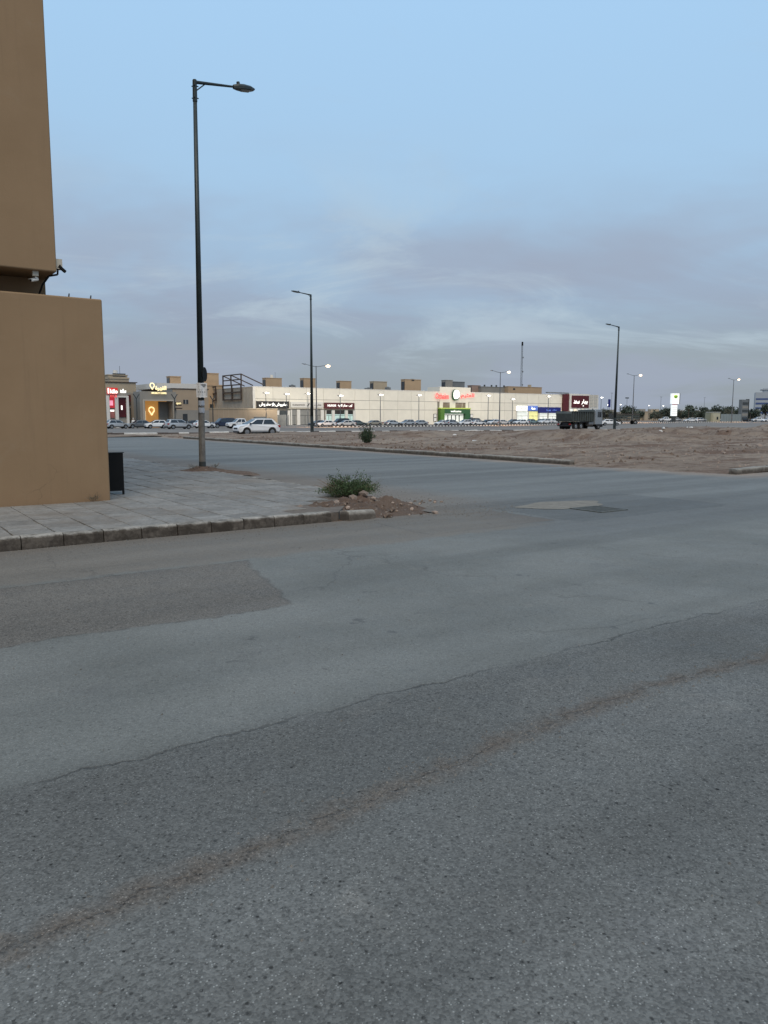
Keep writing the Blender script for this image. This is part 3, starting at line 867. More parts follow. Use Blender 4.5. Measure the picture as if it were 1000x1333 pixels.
# ================================================================== STREET LAMPS
M_POLE = mat('green_pole_paint', (.030, .040, .041), .45, .25, 3, bump=.1, metal=.2)
M_POLEG = mat('weathered_pole', (.165, .15, .132), .75, .38, 6, bump=.3)
M_GALV = mat('galvanised_steel', (.16, .165, .17), .5, .15, 4, metal=.5)
M_LENS = mat('lamp_lens', (.25, .25, .24), .3, .05)
M_LIT = mat('lit_lamp', (1, .75, .5), .4, .02, emit=(1, .72, .42), estr=5)
M_LITW = mat('lit_white_lamp', (1, 1, .95), .4, .02, emit=(1, .96, .86), estr=5)
def lamp_head(t, base, d, m, L=.62, lit=None, up=.1):
    """LED lantern: spigot, body, lens; d is the horizontal direction"""
    d = Vector((d[0], d[1], up)).normalized(); s = Vector((-d.y, d.x, 0)).normalized(); n = d.cross(s) * -1
    if n.z < 0: n = -n
    b = Vector(base)
    def P(a, w, h): return tuple(b + d * a + s * w + n * h)
    mb = MB()
    secs = [(.0, .045, -.04, .05), (.14, .10, -.05, .075), (.30, .135, -.055, .075), (L * .8, .12, -.05, .055), (L, .06, -.03, .015)]
    vs = []; q = 8
    for a, w, z0, z1 in secs:
        vs += [P(a, -w, z0), P(a, w, z0), P(a, w, z0 * .2 + z1 * .4), P(a, w * .6, z1), P(a, -w * .6, z1), P(a, -w, z0 * .2 + z1 * .4)]
    q = 6
    fs = [tuple(range(q)), tuple(range(4 * q + q - 1, 4 * q - 1, -1))]
    for k in range(4):
        for i in range(q): fs.append((k * q + i, (k + 1) * q + i, (k + 1) * q + (i + 1) % q, k * q + (i + 1) % q))
    h = mb.add(vs, fs).obj('lantern', m, t)
    MB().tube(P(.16, 0, .07), P(.16, 0, .14), .05, .045, 10).obj('photocell', m, h)
    MB().add([P(.2, -.09, -.058), P(L * .82, -.085, -.056), P(L * .82, .085, -.056), P(.2, .09, -.058), P(.24, -.06, -.085), P(L * .75, -.06, -.082), P(L * .75, .06, -.082), P(.24, .06, -.085)],
             [(4, 5, 6, 7), (0, 1, 5, 4), (1, 2, 6, 5), (2, 3, 7, 6), (3, 0, 4, 7)]).obj('lens', lit or M_LENS, h)
    return h
def single_lamp(label, u, v, z, H, r0, r1, arm, adir, m, base_m, base_h, headL=.62, lean=(0, 0), rise=.18):
    t = thing_uv('street_lamp', label, 'street lamp', u, v, group='street lamps along the roads', z=z)
    t.rotation_euler.x, t.rotation_euler.y = lean
    rb = r0 + (r1 - r0) * base_h / H
    MB().tube((0, 0, -.1), (0, 0, base_h), r0, rb, 16).obj('lower_pole', base_m, t, smooth=False)
    for p in MB().tube((0, 0, base_h), (0, 0, H), rb, r1, 16).obj('pole', m, t).data.polygons: p.use_smooth = len(p.vertices) == 4
    d = Vector((adir[0], adir[1], 0)).normalized()
    e = d * (arm - headL) + Vector((0, 0, H - .05 + rise * (arm - headL) / arm))
    am = MB().tube((0, 0, H - .06), e, r1 * .88, r1 * .55, 10)
    am.tube((0, 0, H - .55), d * .0 + Vector((0, 0, H - .015)), r1 * 1.25, r1 * 1.15, 12)
    am.bar((0, 0, H - .30), d * .28 + Vector((0, 0, H - .05)), .03)
    am.obj('arm', m, t)
    for zz in (H - .15, H - .45):
        for k in range(3):
            a = 2.1 * k
            MB().tube((r1 * 1.2 * math.cos(a), r1 * 1.2 * math.sin(a), zz), (r1 * 2.0 * math.cos(a), r1 * 2.0 * math.sin(a), zz), .015).obj('bolt', m, t)
    lamp_head(t, e, d, m, headL, up=rise / arm)
    MB().box(-r0 * 1.7, r0 * 1.7, -r0 * 1.7, r0 * 1.7, -.06, .025).obj('base_plate', M_DARKG, t, bevel=.008)
    for sx in (-1, 1):
        for sy in (-1, 1): MB().tube((sx * r0 * 1.4, sy * r0 * 1.4, 0), (sx * r0 * 1.4, sy * r0 * 1.4, .10), .016).obj('anchor_bolt', M_DARKG, t)
    MB().box(-r0 * .5, r0 * .5, -r0 * 1.06, -r0 * .6, .55, 1.0).obj('access_door', base_m, t)
    MB().tube((0, 0, .03), (0, 0, .24), r0 * 1.03, r0 * 1.03, 16).obj('base_sleeve', M_DARKG, t)
    return t
L1U, L1V = 8.05, 20.40
single_lamp('tall unlit street lamp with a paper notice, at the near pavement edge', L1U, L1V, .15, 10.35, .094, .050, 1.72, (1, 0), M_POLE, M_POLEG, 1.95, .62, (R(0), R(.45)), .22)
md = struct(grid_uv('lamp_base_soil', np.arange(L1U - 1.3, L1U + 1.5, .08), np.arange(L1V - 1.0, L1V + 1.0, .08),
     lambda u, v: .135 + .13 * np.exp(-((u - L1U) / .5) ** 2 - ((v - L1V) / .4) ** 2) + (fbm(u * 4, v * 4, 3, 51) - .5) * .06 - .05 * (((u - L1U) / 1.1) ** 2 + ((v - L1V) / .8) ** 2), M_SOIL))
# paper notices taped to the pole
def paper(name, label, z0, z1, w, lines, col, off=0.0):
    t = thing_uv(name, label, 'notice', L1U, L1V, z=.15)
    t.rotation_euler.z = A35 + R(-18)
    mb = MB(); n = 8; r = .0965
    vs = []
    for k in range(n + 1):
        a = off + (k / n - .5) * w
        if abs(a) < .08:
            x, y = a, -math.sqrt(max(r * r - a * a, 0.0)) - .002
        else:
            sg = 1 if a > 0 else -1
            x, y = a, -math.sqrt(r * r - .08 ** 2) - .002 - (abs(a) - .08) * .15
        vs += [(x, y, z0 + .012 * math.sin(k * 1.9)), (x, y, z1 + .006 * math.sin(k * 1.3))]
    mb.add(vs, [(2 * k, 2 * k + 2, 2 * k + 3, 2 * k + 1) for k in range(n)])
    s = mb.obj('sheet', col, t)
    pr = MB()
    for (a, b, c, d) in lines:
        x = off + a * w; y = -math.sqrt(max(r * r - min(abs(x), .08) ** 2, 0)) - .0045 - max(0, abs(x) - .08) * .15
        x2 = off + b * w; y2 = -math.sqrt(max(r * r - min(abs(x2), .08) ** 2, 0)) - .0045 - max(0, abs(x2) - .08) * .15
        za, zb = z0 + c * (z1 - z0), z0 + d * (z1 - z0)
        pr.quad((x, y, za), (x2, y2, za), (x2, y2, zb), (x, y, zb))
    pr.obj('print', mat('grey_ink', (.10, .10, .11), .8, .1), s, fix=False)
M_PAPER = mat('white_paper', (.74, .72, .70), .8, .10, 9)
ln = [(-.42, -.1, .83, .90), (-.05, .40, .83, .90), (-.3, .35, .72, .76)] + [(-.40 + .2 * k, -.37 + .2 * k, .10 + .03 * (k % 2), .60) for k in range(5)] + [(-.38 + .2 * k, -.28 + .2 * k, .35, .40) for k in range(4)]
paper('paper_notice', 'white torn paper notice wrapped round the near street lamp', 2.02, 2.42, .29, ln, M_PAPER, .035)
paper('grey_sticker', 'upper small grey sticker on the near street lamp, under the white notice', 1.80, 1.93, .17, [(-.4, .4, .65, .8), (-.3, .3, .3, .4)], mat('grey_paper', (.36, .38, .42), .8, .1, 9), .02)
paper('grey_sticker', 'lower small grey sticker on the near street lamp pole', 1.60, 1.74, .17, [(-.4, .4, .2, .32), (-.3, .3, .6, .7)], MATS['grey_paper'], .02)
sg = thing_uv('traffic_sign', 'round dark traffic sign seen from behind on the near street lamp', 'traffic sign', L1U, L1V, z=.15)
MB().tube((.080, .125, 2.66), (.108, .122, 2.66), .20, .20, 24).obj('disc', M_BLACK, sg).rotation_euler = (0, 0, R(-35))
MB().box(.0, .09, .085, .11, 2.63, 2.69).obj('clamp', M_DARKG, sg)

l2u, l2Y = on_v(406, 66.4)
single_lamp('tall unlit street lamp on the sand verge left of the round shrub', l2u, 66.4, lotZ(l2u, 66.4), 13.4, .17, .075, 2.0, (-1, .15), M_POLE, M_POLE, 1.6, .9, (0, 0), .25)
l3u, _ = on_v(800, 66.4)
single_lamp('tall unlit street lamp on the sand lot just right of the tipper truck', l3u, 66.4, lotZ(l3u, 66.4), 13.6, .19, .08, 2.4, (-1, .1), M_POLE, M_POLE, 1.6, .95, (0, R(.5)), .25)

def double_lamp(label, u, v, H, lit=True, arms=2.4, power=15000, light=True):
    t = thing_uv('twin_street_lamp', label, 'street lamp', u, v, group='twin arm street lamps along the main road')
    MB().tube((0, 0, -.2), (0, 0, H), .17, .08, 10).obj('pole', M_GALV, t)
    for sx in (-1, 1):
        MB().tube((0, 0, H - .15), (sx * arms * .45, 0, H), .06, .055, 8).tube((sx * arms * .45, 0, H), (sx * arms, 0, H + .25), .055, .045, 8).obj('arm', M_GALV, t)
        h = lamp_head(t, (sx * arms, 0, H + .25), (sx, 0), M_GALV, 1.0, lit=M_LIT if (lit and sx > 0) else None, up=.12)
        if lit and sx > 0:
            MB().ball((sx * (arms + .5), 0, H + .1), .45, 12, 8, (1.15, .7, .6)).obj('bulb', M_LIT, h)
    MB().box(-.35, .35, -.35, .35, -.3, .15).obj('footing', M_KERB2, t)
    if lit and light:
        ld = bpy.data.lights.new('lamp_light', 'SPOT'); ld.energy = power; ld.color = (1, .58, .30); ld.spot_size = R(92); ld.spot_blend = .7; ld.shadow_soft_size = .4
        lo = bpy.data.objects.new('lamp_light', ld); COL.objects.link(lo); lo.parent = t; lo.location = (arms + .5, 0, H - .45)
    return t
for px, lab in ((415, 'lit twin arm street lamp in front of the cream shop front with grey glass doors'), (653, 'lit twin arm street lamp between the supermarket entrance and the small shop signs'),
                (826, 'lit twin arm street lamp left of the white fuel station totem'), (955, 'lit twin arm street lamp beside the dark stone totem')):
    u, Y = on_v(px - 3, 140.5)
    double_lamp(lab, u, 140.5, {415: 12.8, 653: 13.3, 826: 13.7, 955: 13.9}[px])

# ================================================================== BUILDINGS ACROSS THE MAIN ROAD
M_PANEL = mat('cream_cladding', (.72, .68, .59), .6, .05, .5, vary=.035)
M_PANELC = mat('cladding_joint', (.20, .185, .16), .8, .1)
M_TRIM = mat('white_trim', (.62, .60, .56), .6, .05, 2)
M_GLASSD = mat('shop_glass', (.05, .06, .065), .15, .3, .8, spec=.6)
M_GREYDOOR = mat('grey_shutter', (.22, .22, .21), .6, .12, 2)
M_MAROON = mat('maroon_board', (.085, .012, .016), .5, .08, 2)
M_BLKBOARD = mat('black_board', (.014, .012, .012), .5, .1, 2)
M_LETW = mat('lit_white_letters', (.9, .9, .85), .5, .02, emit=(1, .97, .9), estr=1.1)
M_LETY = mat('lit_yellow_letters', (.9, .8, .5), .5, .02, emit=(1, .82, .42), estr=1.1)
M_LETR = mat('lit_red_letters', (.7, .08, .08), .5, .02, emit=(1, .10, .09), estr=.95)
M_LETD = mat('dark_letters', (.06, .05, .05), .6, .05)
M_GREEN = mat('green_portal', (.07, .17, .02), .5, .1, 1.5)
M_GREEND = mat('dark_green_portal', (.018, .085, .03), .5, .1, 1.5)
M_WARMIN = mat('lit_interior', (.7, .65, .5), .7, .3, .9, emit=(1, .86, .60), estr=.62)
M_WHITEIN = mat('lit_white_interior', (.7, .7, .66), .7, .3, .9, emit=(.92, 1, .92), estr=.42)
M_YELIN = mat('lit_yellow_interior', (.7, .66, .3), .7, .3, .9, emit=(.95, .95, .40), estr=.42)
M_TEALIN = mat('lit_teal_glass', (.3, .4, .38), .3, .3, .9, emit=(.55, .75, .70), estr=.42)
M_ORANGEIN = mat('lit_orange_wall', (.5, .25, .08), .7, .3, .5, emit=(1, .48, .12), estr=.30)
M_REDIN = mat('lit_red_window', (.4, .02, .03), .5, .3, .6, emit=(.9, .05, .08), estr=.28)
M_BEIGE = mat('beige_render', (.34, .265, .19), .85, .08, .4, bump=.2)
M_TAN = mat('tan_render', (.42, .30, .19), .85, .08, .4, bump=.2)
M_TAN2 = mat('sandstone_render', (.38, .315, .23), .85, .10, .4, bump=.2)
M_GREYST = mat('grey_stone', (.25, .235, .21), .8, .10, .5, bump=.2)
M_PINK = mat('pink_brown_render', (.30, .21, .17), .85, .10, .4)
M_GREYB = mat('grey_cladding', (.15, .16, .165), .6, .12, .5)
M_RIB = mat('ribbed_cladding', (.40, .35, .285), .6, .10, .6)
M_RUST = mat('rusty_brown_steel', (.055, .038, .030), .7, .25, 3)
M_WIN = mat('dark_window', (.03, .035, .04), .2, .3, .6, spec=.6)
M_BLUE = mat('blue_board', (.012, .018, .16), .5, .1, 2)
M_LBLUE = mat('light_blue_board', (.10, .18, .55), .5, .1, 2, emit=(.2, .35, 1.), estr=.18)

MV = 187.0
MU0 = U(330, MV)
mz = Zuv(MU0, MV)
mall = thing_uv('shopping_building', 'long cream clad supermarket and shop building across the main road', 'building', MU0, MV, z=0)
def mx(px, dv=0.): return U(px, MV + dv) - MU0
def mzp(px, py): return ZP(px, py, MV)
TOP = 9.45
ME = mx(767)
MB().box(0, ME, .12, 55, -1.2, TOP - .05).obj('wall', M_PANELC, mall)
z1, z2 = 3.75, 6.35
holes = [(334, 377), (378, 421), (422.5, 462), (569, 610), (671, 700), (700, 731)]
edges = [0]
brks = sorted({mx(a) for h in holes for a in h} | {ME})
for b in brks:
    L = b - edges[-1]
    if L < .5: continue
    k = max(1, round(L / 4.9)); s = edges[-1]
    for q in range(k): edges.append(s + L * (q + 1) / k)
def in_hole(x):
    return any(mx(a) < x < mx(b) for a, b in holes)
BIG_L, BIG_R = mx(730.5), ME
for a, b in zip(edges, edges[1:]):
    c = (a + b) / 2
    if c > BIG_L: continue
    for (za, zb) in ((-1.0, z1 - .05), (z1 + .05, z2 - .05), (z2 + .05, TOP)):
        if za < 0 and in_hole(c): continue
        if za > 0 and za < 5 and mx(569) < c < mx(610): continue
        MB().box(a + .03, b - .03, 0, .10, za, zb).obj('panel', M_PANEL, mall)
for zz in (z1, z2):
    MB().box(0, mx(568), .02, .1, zz - .04, zz + .04).box(mx(611), BIG_L, .02, .1, zz - .04, zz + .04).obj('panel_groove', M_PANELC, mall)  # joint-coloured strips between the panel rows
MB().box(-.05, ME, -.05, .25, TOP + .003, TOP + .18).obj('parapet_cap', M_TRIM, mall)
MB().box(-.12, .55, -.12, .0, -1, TOP + .002).obj('corner_trim', M_TRIM, mall)
# raised central parapet
ca, cb_ = mx(571.5), mx(611.5)
MB().box(ca, cb_, -.16, 6, TOP - 3.0, ZP(590, 504.5, MV)).obj('raised_parapet', M_PANEL, mall)
# ribbed side wall seen on the left
rib = MB()
for k in range(46):
    y = .4 + k * .9
    rib.box(-.10, 0, y, y + .62, -1, 9.25)
stuff(rib.obj('side_ribs', M_RIB, mall))
MB().box(-.04, -.0, .3, 46, 9.27, 9.55).obj('side_cap', M_TAN2, mall)

def shopfront(a, b, ztop, cols, glass, interior=None, pier=M_TRIM, name='shop_window'):
    """glass bays between piers, from x=a to x=b"""
    MB().box(a, b, .05, .115, -1.0, ztop).obj('shop_recess', interior or M_GLASSD, mall)
    for i in range(len(cols) - 1):
        x0, x1 = cols[i][1], cols[i + 1][0]
        MB().box(x0, x1, .0, .045, -.5, ztop - .05).obj(name, glass[i], mall)
        MB().box(x0, x1, -.03, -.002, ztop * .55, ztop * .55 + .10).box((x0 + x1) / 2 - .05, (x0 + x1) / 2 + .05, -.03, -.002, -.6, ztop * .55).obj('window_bar', M_DARKG, mall)
    for x0, x1 in cols: MB().box(x0, x1, -.35, -.002, -1, ztop).obj('pier', pier, mall)
# cream shop with grey doors
def cols(pxs): return [(mx(a), mx(b)) for a, b in pxs]
shopfront(mx(378), mx(421), 3.55, cols([(378, 379.5), (386, 390), (404, 409), (417, 421)]), [M_GREYDOOR] * 3)
shopfront(mx(423), mx(462), 3.45, cols([(423, 424), (431.5, 435), (448.5, 452), (459, 462)]), [M_TEALIN, M_TEALIN, M_TEALIN])
shopfront(mx(335), mx(377), 3.3, cols([(335, 337), (360, 363), (374, 377)]), [M_GLASSD, M_GLASSD])
shopfront(mx(671), mx(700), 3.6, cols([(671, 672), (686.5, 687.5), (699.5, 700)]), [M_WHITEIN, M_YELIN], interior=M_WHITEIN)
shopfront(mx(700.5), mx(730), 3.4, cols([(700.5, 701.2), (712, 713.2), (724, 730)]), [M_WHITEIN, M_WHITEIN], interior=M_WHITEIN)

def sign(name, label, px0, px1, py0, py1, m, texts, dv=-.5, d=.35, v=MV, cat='shop sign', frame=None):
    u0, Y = on_v(px0, v + dv); u1 = on_v(px1, v + dv)[0]
    za, zb = ZP((px0 + px1) / 2, py1, v + dv), ZP((px0 + px1) / 2, py0, v + dv)
    t = thing_uv(name, label, cat, u0, v + dv, z=za)
    L, H = u1 - u0, zb - za
    if m: MB().box(0, L, 0, d, 0, H).obj('board', m, t, bevel=.03)
    if frame: MB().box(-.06, L + .06, .02, d - .01, -.10, 0).box(-.06, L + .06, .02, d - .01, H, H + .10).obj('frame', frame, t)
    for (body, a, b, c, e, lm) in texts:
        lettering(body, a * L, b * L, c * H, e * H, -.002, lm, t, .08, .012)
    return t, L, H
def star(t, x, z, r, m):
    pts = [(x + r * (1 if k % 2 == 0 else .42) * math.sin(math.pi * k / 5), z + r * (1 if k % 2 == 0 else .42) * math.cos(math.pi * k / 5)) for k in range(10)]
    MB().prism(pts, -.08, -.002).obj('star', m, t)
t, L, H = sign('shop_sign', 'black shop sign with white lettering either side of a star', 334.5, 376.5, 522.5, 531.5, M_BLKBOARD,
     [('مفروش', .57, .93, .22, .80, M_LETW), ('مفروش', .07, .42, .22, .80, M_LETW)])
star(t, L * .5, H * .52, H * .33, M_LETW)
t, L, H = sign('shop_sign', 'cream shop fascia with thin dark lettering and a black leaf mark', 378.5, 420.5, 523.5, 530.8, M_TRIM,
     [('ELEGANCE', .06, .43, .38, .58, M_LETD), ('للأزياء', .72, .94, .32, .66, M_LETD)])
MB().prism([(L * .50, H * .22), (L * .545, H * .30), (L * .58, H * .82), (L * .545, H * .72), (L * .53, H * .5), (L * .505, H * .42)], -.08, -.002).obj('leaf_mark', M_LETD, t)
t, L, H = sign('shop_sign', 'maroon shop sign with white lettering over teal lit windows', 422.5, 461.5, 524.5, 532.3, M_MAROON,
     [('كوب', .80, .92, .30, .78, M_LETW), ('ستار كافيه', .44, .75, .28, .80, M_LETW), ('NUXOR', .10, .38, .36, .70, M_LETW)])
for px0, px1 in ((424, 431), (435.5, 448), (452.5, 459)):
    MB().box(mx(px0), mx(px1), -.12, -.035, 2.35, 3.42).obj('dark_transom', M_BLKBOARD, mall)
# supermarket entrance
en = thing_uv('entrance_portal', 'bright green supermarket entrance portal with lit doorway', 'entrance', MU0 + mx(570), MV - 1.3, z=0)
E0, E1 = mx(570), mx(608.5); EW = E1 - E0
gz = ZP(589, 532.5, MV); gz2 = ZP(589, 538.5, MV)
MB().box(0, EW * .13, 0, 1.2, -1, gz).obj('left_jamb', M_GREEN, en)
MB().box(EW * .83, EW, 0, 1.2, -1, gz).obj('right_jamb', M_GREEND, en)
MB().box(EW * .132, EW * .828, 0, 1.2, gz2, gz).obj('lintel', M_GREEND, en)
MB().box(-.15, EW + .15, -.1, 1.2, gz + .003, gz + .35).obj('lintel_cap', mat('lime_cap', (.35, .45, .08), .5, .05, emit=(.8, 1, .2), estr=.12), en)
lettering('welcome', EW * .33, EW * .68, gz2 + (gz - gz2) * .30, gz2 + (gz - gz2) * .75, -.002, M_LETW, en)
MB().box(EW * .132, EW * .828, 1.0, 1.15, -1, gz2).obj('lit_hall', M_WHITEIN, en)
for k in (.30, .42, .56, .68): MB().box(EW * k - .12, EW * k + .12, .8, .95, -1, gz2 - .5).obj('door_frame', M_DARKG, en)
MB().box(EW * .132, EW * .828, .8, .95, gz2 - .5, gz2 - .3).obj('door_head', M_DARKG, en)
W0, W1 = mx(576), mx(605)
MB().box(mx(571.5), mx(609), -.13, .1, gz, TOP - 2.99).obj('entrance_bay', M_PANEL, mall)
wz0, wz1 = ZP(589, 531, MV), ZP(589, 524.3, MV)
for a, b in ((0, .29), (.55, .84), (.86, 1.)):
    wn = MB().box(W0 + (W1 - W0) * a, W0 + (W1 - W0) * b, -.20, -.132, wz0, wz1).obj('window', mat('brown_tinted_glass', (.18, .14, .10), .2, .2, .4), mall)
    MB().box(W0 + (W1 - W0) * a, W0 + (W1 - W0) * b, -.24, -.202, wz1 - .18, wz1).obj('window_head', M_RUST, wn)
for px0 in (564.0, 611.5):
    p = thing_uv('poster_case', 'wall poster case with two white sheets left of the green entrance' if px0 < 580 else 'wall poster case with white sheets right of the green entrance', 'poster case', MU0 + mx(px0), MV - .15, z=.2)
    MB().box(0, 1.2, 0, .12, 0, 2.4).obj('case', M_DARKG, p)
    for zz in (.15, 1.3): MB().box(.12, 1.08, -.03, -.002, zz, zz + .95).obj('sheet', M_PAPER, p)
sign('supermarket_sign', 'red lit latin lettering left of the round logo, above the supermarket entrance', 566.5, 583.5, 512.3, 519.6, None, [('Othaim', 0, 1, 0, 1, M_LETR)], cat='sign')
sign('supermarket_sign', 'red lit arabic lettering right of the round logo, above the supermarket entrance', 599.5, 616.5, 512.3, 519.8, None, [('العثيم', 0, 1, 0, 1, M_LETR)], cat='sign')
lu, _ = on_v(592, MV - .5)
lg = thing_uv('logo_sign', 'lit white leaf shaped logo with a green edge between red letters', 'sign', lu, MV - .75, z=ZP(592, 514.8, MV))
def blob(r, sx, sz, n=28):
    return [(r * sx * (math.cos(t) + .18 * math.cos(2 * t)), r * sz * (math.sin(t) * (1 + .12 * math.cos(t)) + .15 * max(0, math.sin(t)) * math.cos(t - .6))) for t in np.linspace(0, 2 * math.pi, n, endpoint=False)]
MB().prism(blob(1.55, 1.05, 1.05), .0, .25).obj('green_edge', M_GREEND, lg)
MB().prism([(x + .14, z + .16) for x, z in blob(1.36, .98, 1.0)], -.10, -.002).obj('white_leaf', M_LETW, lg)
MB().bar((-.75, -.13, .1), (-.15, -.13, .22), .05, .12).bar((.1, -.13, .12), (.85, -.13, .02), .05, .12).obj('green_stroke', M_GREEND, lg)
# small shop signs at the right
t, L, H = sign('shop_sign', 'small lit white shop sign with dark lettering above a lit shop', 672.5, 686, 528.3, 535.2, M_LETW, [('لبنان', .15, .85, .25, .75, M_LETD)], frame=M_GREEND)
t, L, H = sign('shop_sign', 'small light blue shop sign between the white and dark blue signs', 687.5, 699.5, 528.5, 534.6, M_LBLUE, [('مغسلة', .3, .72, .25, .78, M_LETW)])
t, L, H = sign('shop_sign', 'long dark blue shop sign left of the maroon billboard', 700.5, 729.5, 530.2, 537.6, M_BLUE, [('بنك', .62, .80, .3, .7, M_LBLUE), ('bank', .35, .55, .3, .65, M_LBLUE)])
# maroon end block with large letters
eb = thing_uv('end_shop', 'maroon and white end block of the shop row with large white lettering', 'building', MU0 + mx(730.5), MV - 1.2, z=0)
B0 = mx(730.5)
def ex(px): return mx(px) - B0
ez1, ez0 = ZP(750, 513.2, MV), ZP(750, 531., MV)
MB().box(ex(738), ex(764), .3, 12, -1, ez1).obj('wall', M_TRIM, eb)
MB().box(0, ex(737.5), .4, 12, ZP(735, 535, MV), ez1 - .2).obj('fin', M_MAROON, eb)
MB().box(ex(740.5), ex(762.5), .05, .295, ez0, ez1 - .6).obj('board', M_MAROON, eb)
lettering('سعد', ex(742.5), ex(750), ez0 + 1.5, ez0 + 2.7, .048, M_LETW, eb, .1, .015)
lettering('بهار', ex(752.5), ex(760.5), ez0 + 1.2, ez0 + 3.0, .048, M_LETW, eb, .1, .015)
MB().ball((ex(755), .0, ez0 + .7), .22, 8, 5).obj('emblem', M_LETW, eb)
for k in range(5):
    x0 = ex(739 + k * 5)
    MB().box(x0, x0 + 1.1, .02, .295, -.6, ez0 - .5).obj('shop_window', [M_WHITEIN, M_WARMIN][k % 2], eb)
MB().box(ex(765.5), ex(778), 1.2, 12, -1, ez1 - .2).obj('white_block', M_TRIM, eb)
for i in range(4):
    for j in range(2): MB().box(ex(766.5 + 5.4 * j), ex(771 + 5.4 * j), 1.10, 1.195, ez0 + .4 + i * 1.15, ez0 + 1.35 + i * 1.15).obj('panel', mat('ivory_panel', (.50, .47, .41), .6, .05), eb)
MB().box(ex(728), ex(737.5), .5, 1.0, ez1 + .0, ez1 + .35).box(ex(712), ex(738), 1.5, 2.2, ez1 + .05, ez1 + .4).obj('roof_duct', M_GREYB, eb)

# frames of an empty billboard on the ribbed side wall
def on_u(px, u):
    s = (px - 500) / 995.; Y = u / (CA * s + SA)
    return CA * Y - SA * s * Y, Y
def ZU(px, py, u):
    return 1.65 + (542.5 + (px - 500) * .002 - py) * on_u(px, u)[1] / 995.
FU = MU0 - .45
def frame_thing(label, px0, px1, py0, py1, nx, ny, box=False):
    va, vb = on_u(px1, FU)[0], on_u(px0, FU)[0]
    z0, z1 = ZU((px0 + px1) / 2, py1, FU), ZU((px0 + px1) / 2, py0, FU)
    t = thing_uv('billboard_frame', label, 'billboard frame', FU, va, z=z0)
    L, H = vb - va, z1 - z0
    for i in range(nx + 1): MB().bar((0, L * i / nx, 0), (0, L * i / nx, H), .34).obj('post', M_RUST, t)
    for j in range(ny + 1): MB().bar((-.02, -.17, H * j / ny), (-.02, L + .17, H * j / ny), .32).obj('rail', M_RUST, t)
    if box:
        mb = []
        for y in (0, L * .55, L):
            MB().bar((.1, y, H), (.1, y, H + 2.9), .30).obj('post', M_RUST, t)
            MB().bar((.1, y, H + 2.8), (6.5, y - .5, H + .1), .26).obj('brace', M_RUST, t)
        for zz in (1.4, 2.8): MB().bar((.1, -.15, H + zz), (.1, L + .15, H + zz), .28).obj('rail', M_RUST, t)
    return t
frame_thing('small brown steel billboard frame on the ribbed wall, nearer the lamp pole', 271.5, 281.5, 504.5, 521.5, 1, 2)
frame_thing('large brown steel billboard frame with braces rising above the ribbed wall', 291, 314.5, 502, 520.5, 2, 2, True)

# low beige block and grey gate in front of the shops
LV = 172.0
def bx_uv(name, label, cat, px0, px1, pyt, v, depth, m, z0=-1.2, part='wall'):
    u0, u1 = U(px0, v), U(px1, v); zt = ZP((px0 + px1) / 2, pyt, v)
    t = thing_uv(name, label, cat, u0, v, z=0)
    MB().box(0, u1 - u0, 0, depth, z0, zt).obj(part, m, t)
    return t, u1 - u0, zt
t, L, zt = bx_uv('utility_block', 'low beige walled block in front of the black shop sign', 'building', 268, 361, 532.6, LV, 9, M_BEIGE)
MB().box(-.1, L + .1, -.1, 9.1, zt, zt + .2).obj('coping', M_TAN2, t)
MB().box(L * .66, L * .83, -.06, -.002, -.4, 1.6).obj('vent_panel', M_GREYB, t)
for k in range(9): MB().box(L * (.02 + .07 * k), L * (.02 + .07 * k) + .12, -.05, -.002, -1, zt - .05).obj('rib', M_TAN2, t)
t, L, zt = bx_uv('gate', 'grey ribbed metal gate beside the low beige block', 'gate', 361.6, 376, 540, LV + 1, .15, M_GREYB, part='leaf')
for k in range(8): MB().box(L * k / 8 + .05, L * k / 8 + .18, -.06, -.002, -.8, zt - .05).obj('rib', M_GREYDOOR, t)

# ---------------- left group: beige block, cafe, red shop
t, L, zt = bx_uv('beige_block', 'plain beige rendered block with a white parapet behind the near lamp', 'building', 226, 272, 507.5, 166, 22, M_BEIGE)
MB().box(-.1, L + .1, -.1, 22, zt + .002, zt + .22).obj('dark_edge', M_RUST, t)
MB().box(-2.5, L - .8, 3, 21, zt + .225, zt + 1.4).obj('parapet', M_TRIM, t)
MB().box(0, L, -.14, -.002, -1, zt * .40).obj('stone_plinth', M_GREYST, t)
w = MB().box(L * .28, L * .42, -.06, -.002, zt * .58, zt * .70).obj('window', M_WIN, t)
MB().box(L * .345, L * .355, -.09, -.062, zt * .58, zt * .70).obj('mullion', M_TRIM, w)
MB().box(L * .25, L * .38, -.2, -.142, -.8, 2.2).obj('door', M_WIN, t)

CV = 150.0
ca0, ca1 = U(183, CV), U(230, CV)
cf = thing_uv('cafe_building', 'stone cafe pavilion with an orange lit open portal', 'building', ca0, CV, z=0)
CL = ca1 - ca0
czt, cot = ZP(206, 510, CV), ZP(206, 520.5, CV)
def cx(px): return U(px, CV) - ca0
MB().box(0, CL, 0, 4, cot, czt).obj('portal_beam', M_GREYST, cf)
MB().box(0, cx(189.5), 0, 4, -1, cot - .002).obj('left_pier', M_GREYST, cf)
MB().box(cx(225.5), CL, 0, 4, -1, cot - .002).obj('right_pier', M_GREYST, cf)
MB().box(cx(186.5), cx(227.5), -.12, -.002, cot - .25, cot).box(cx(186.5), cx(188.6), -.12, -.002, -1, cot - .252).box(cx(226), cx(227.5), -.12, -.002, -1, cot - .252).obj('portal_trim', mat('pale_trim', (.42, .38, .32), .7, .05), cf)
MB().box(cx(189.5), cx(225.5), 3.6, 3.9, -1, cot).obj('back_wall', M_ORANGEIN, cf)
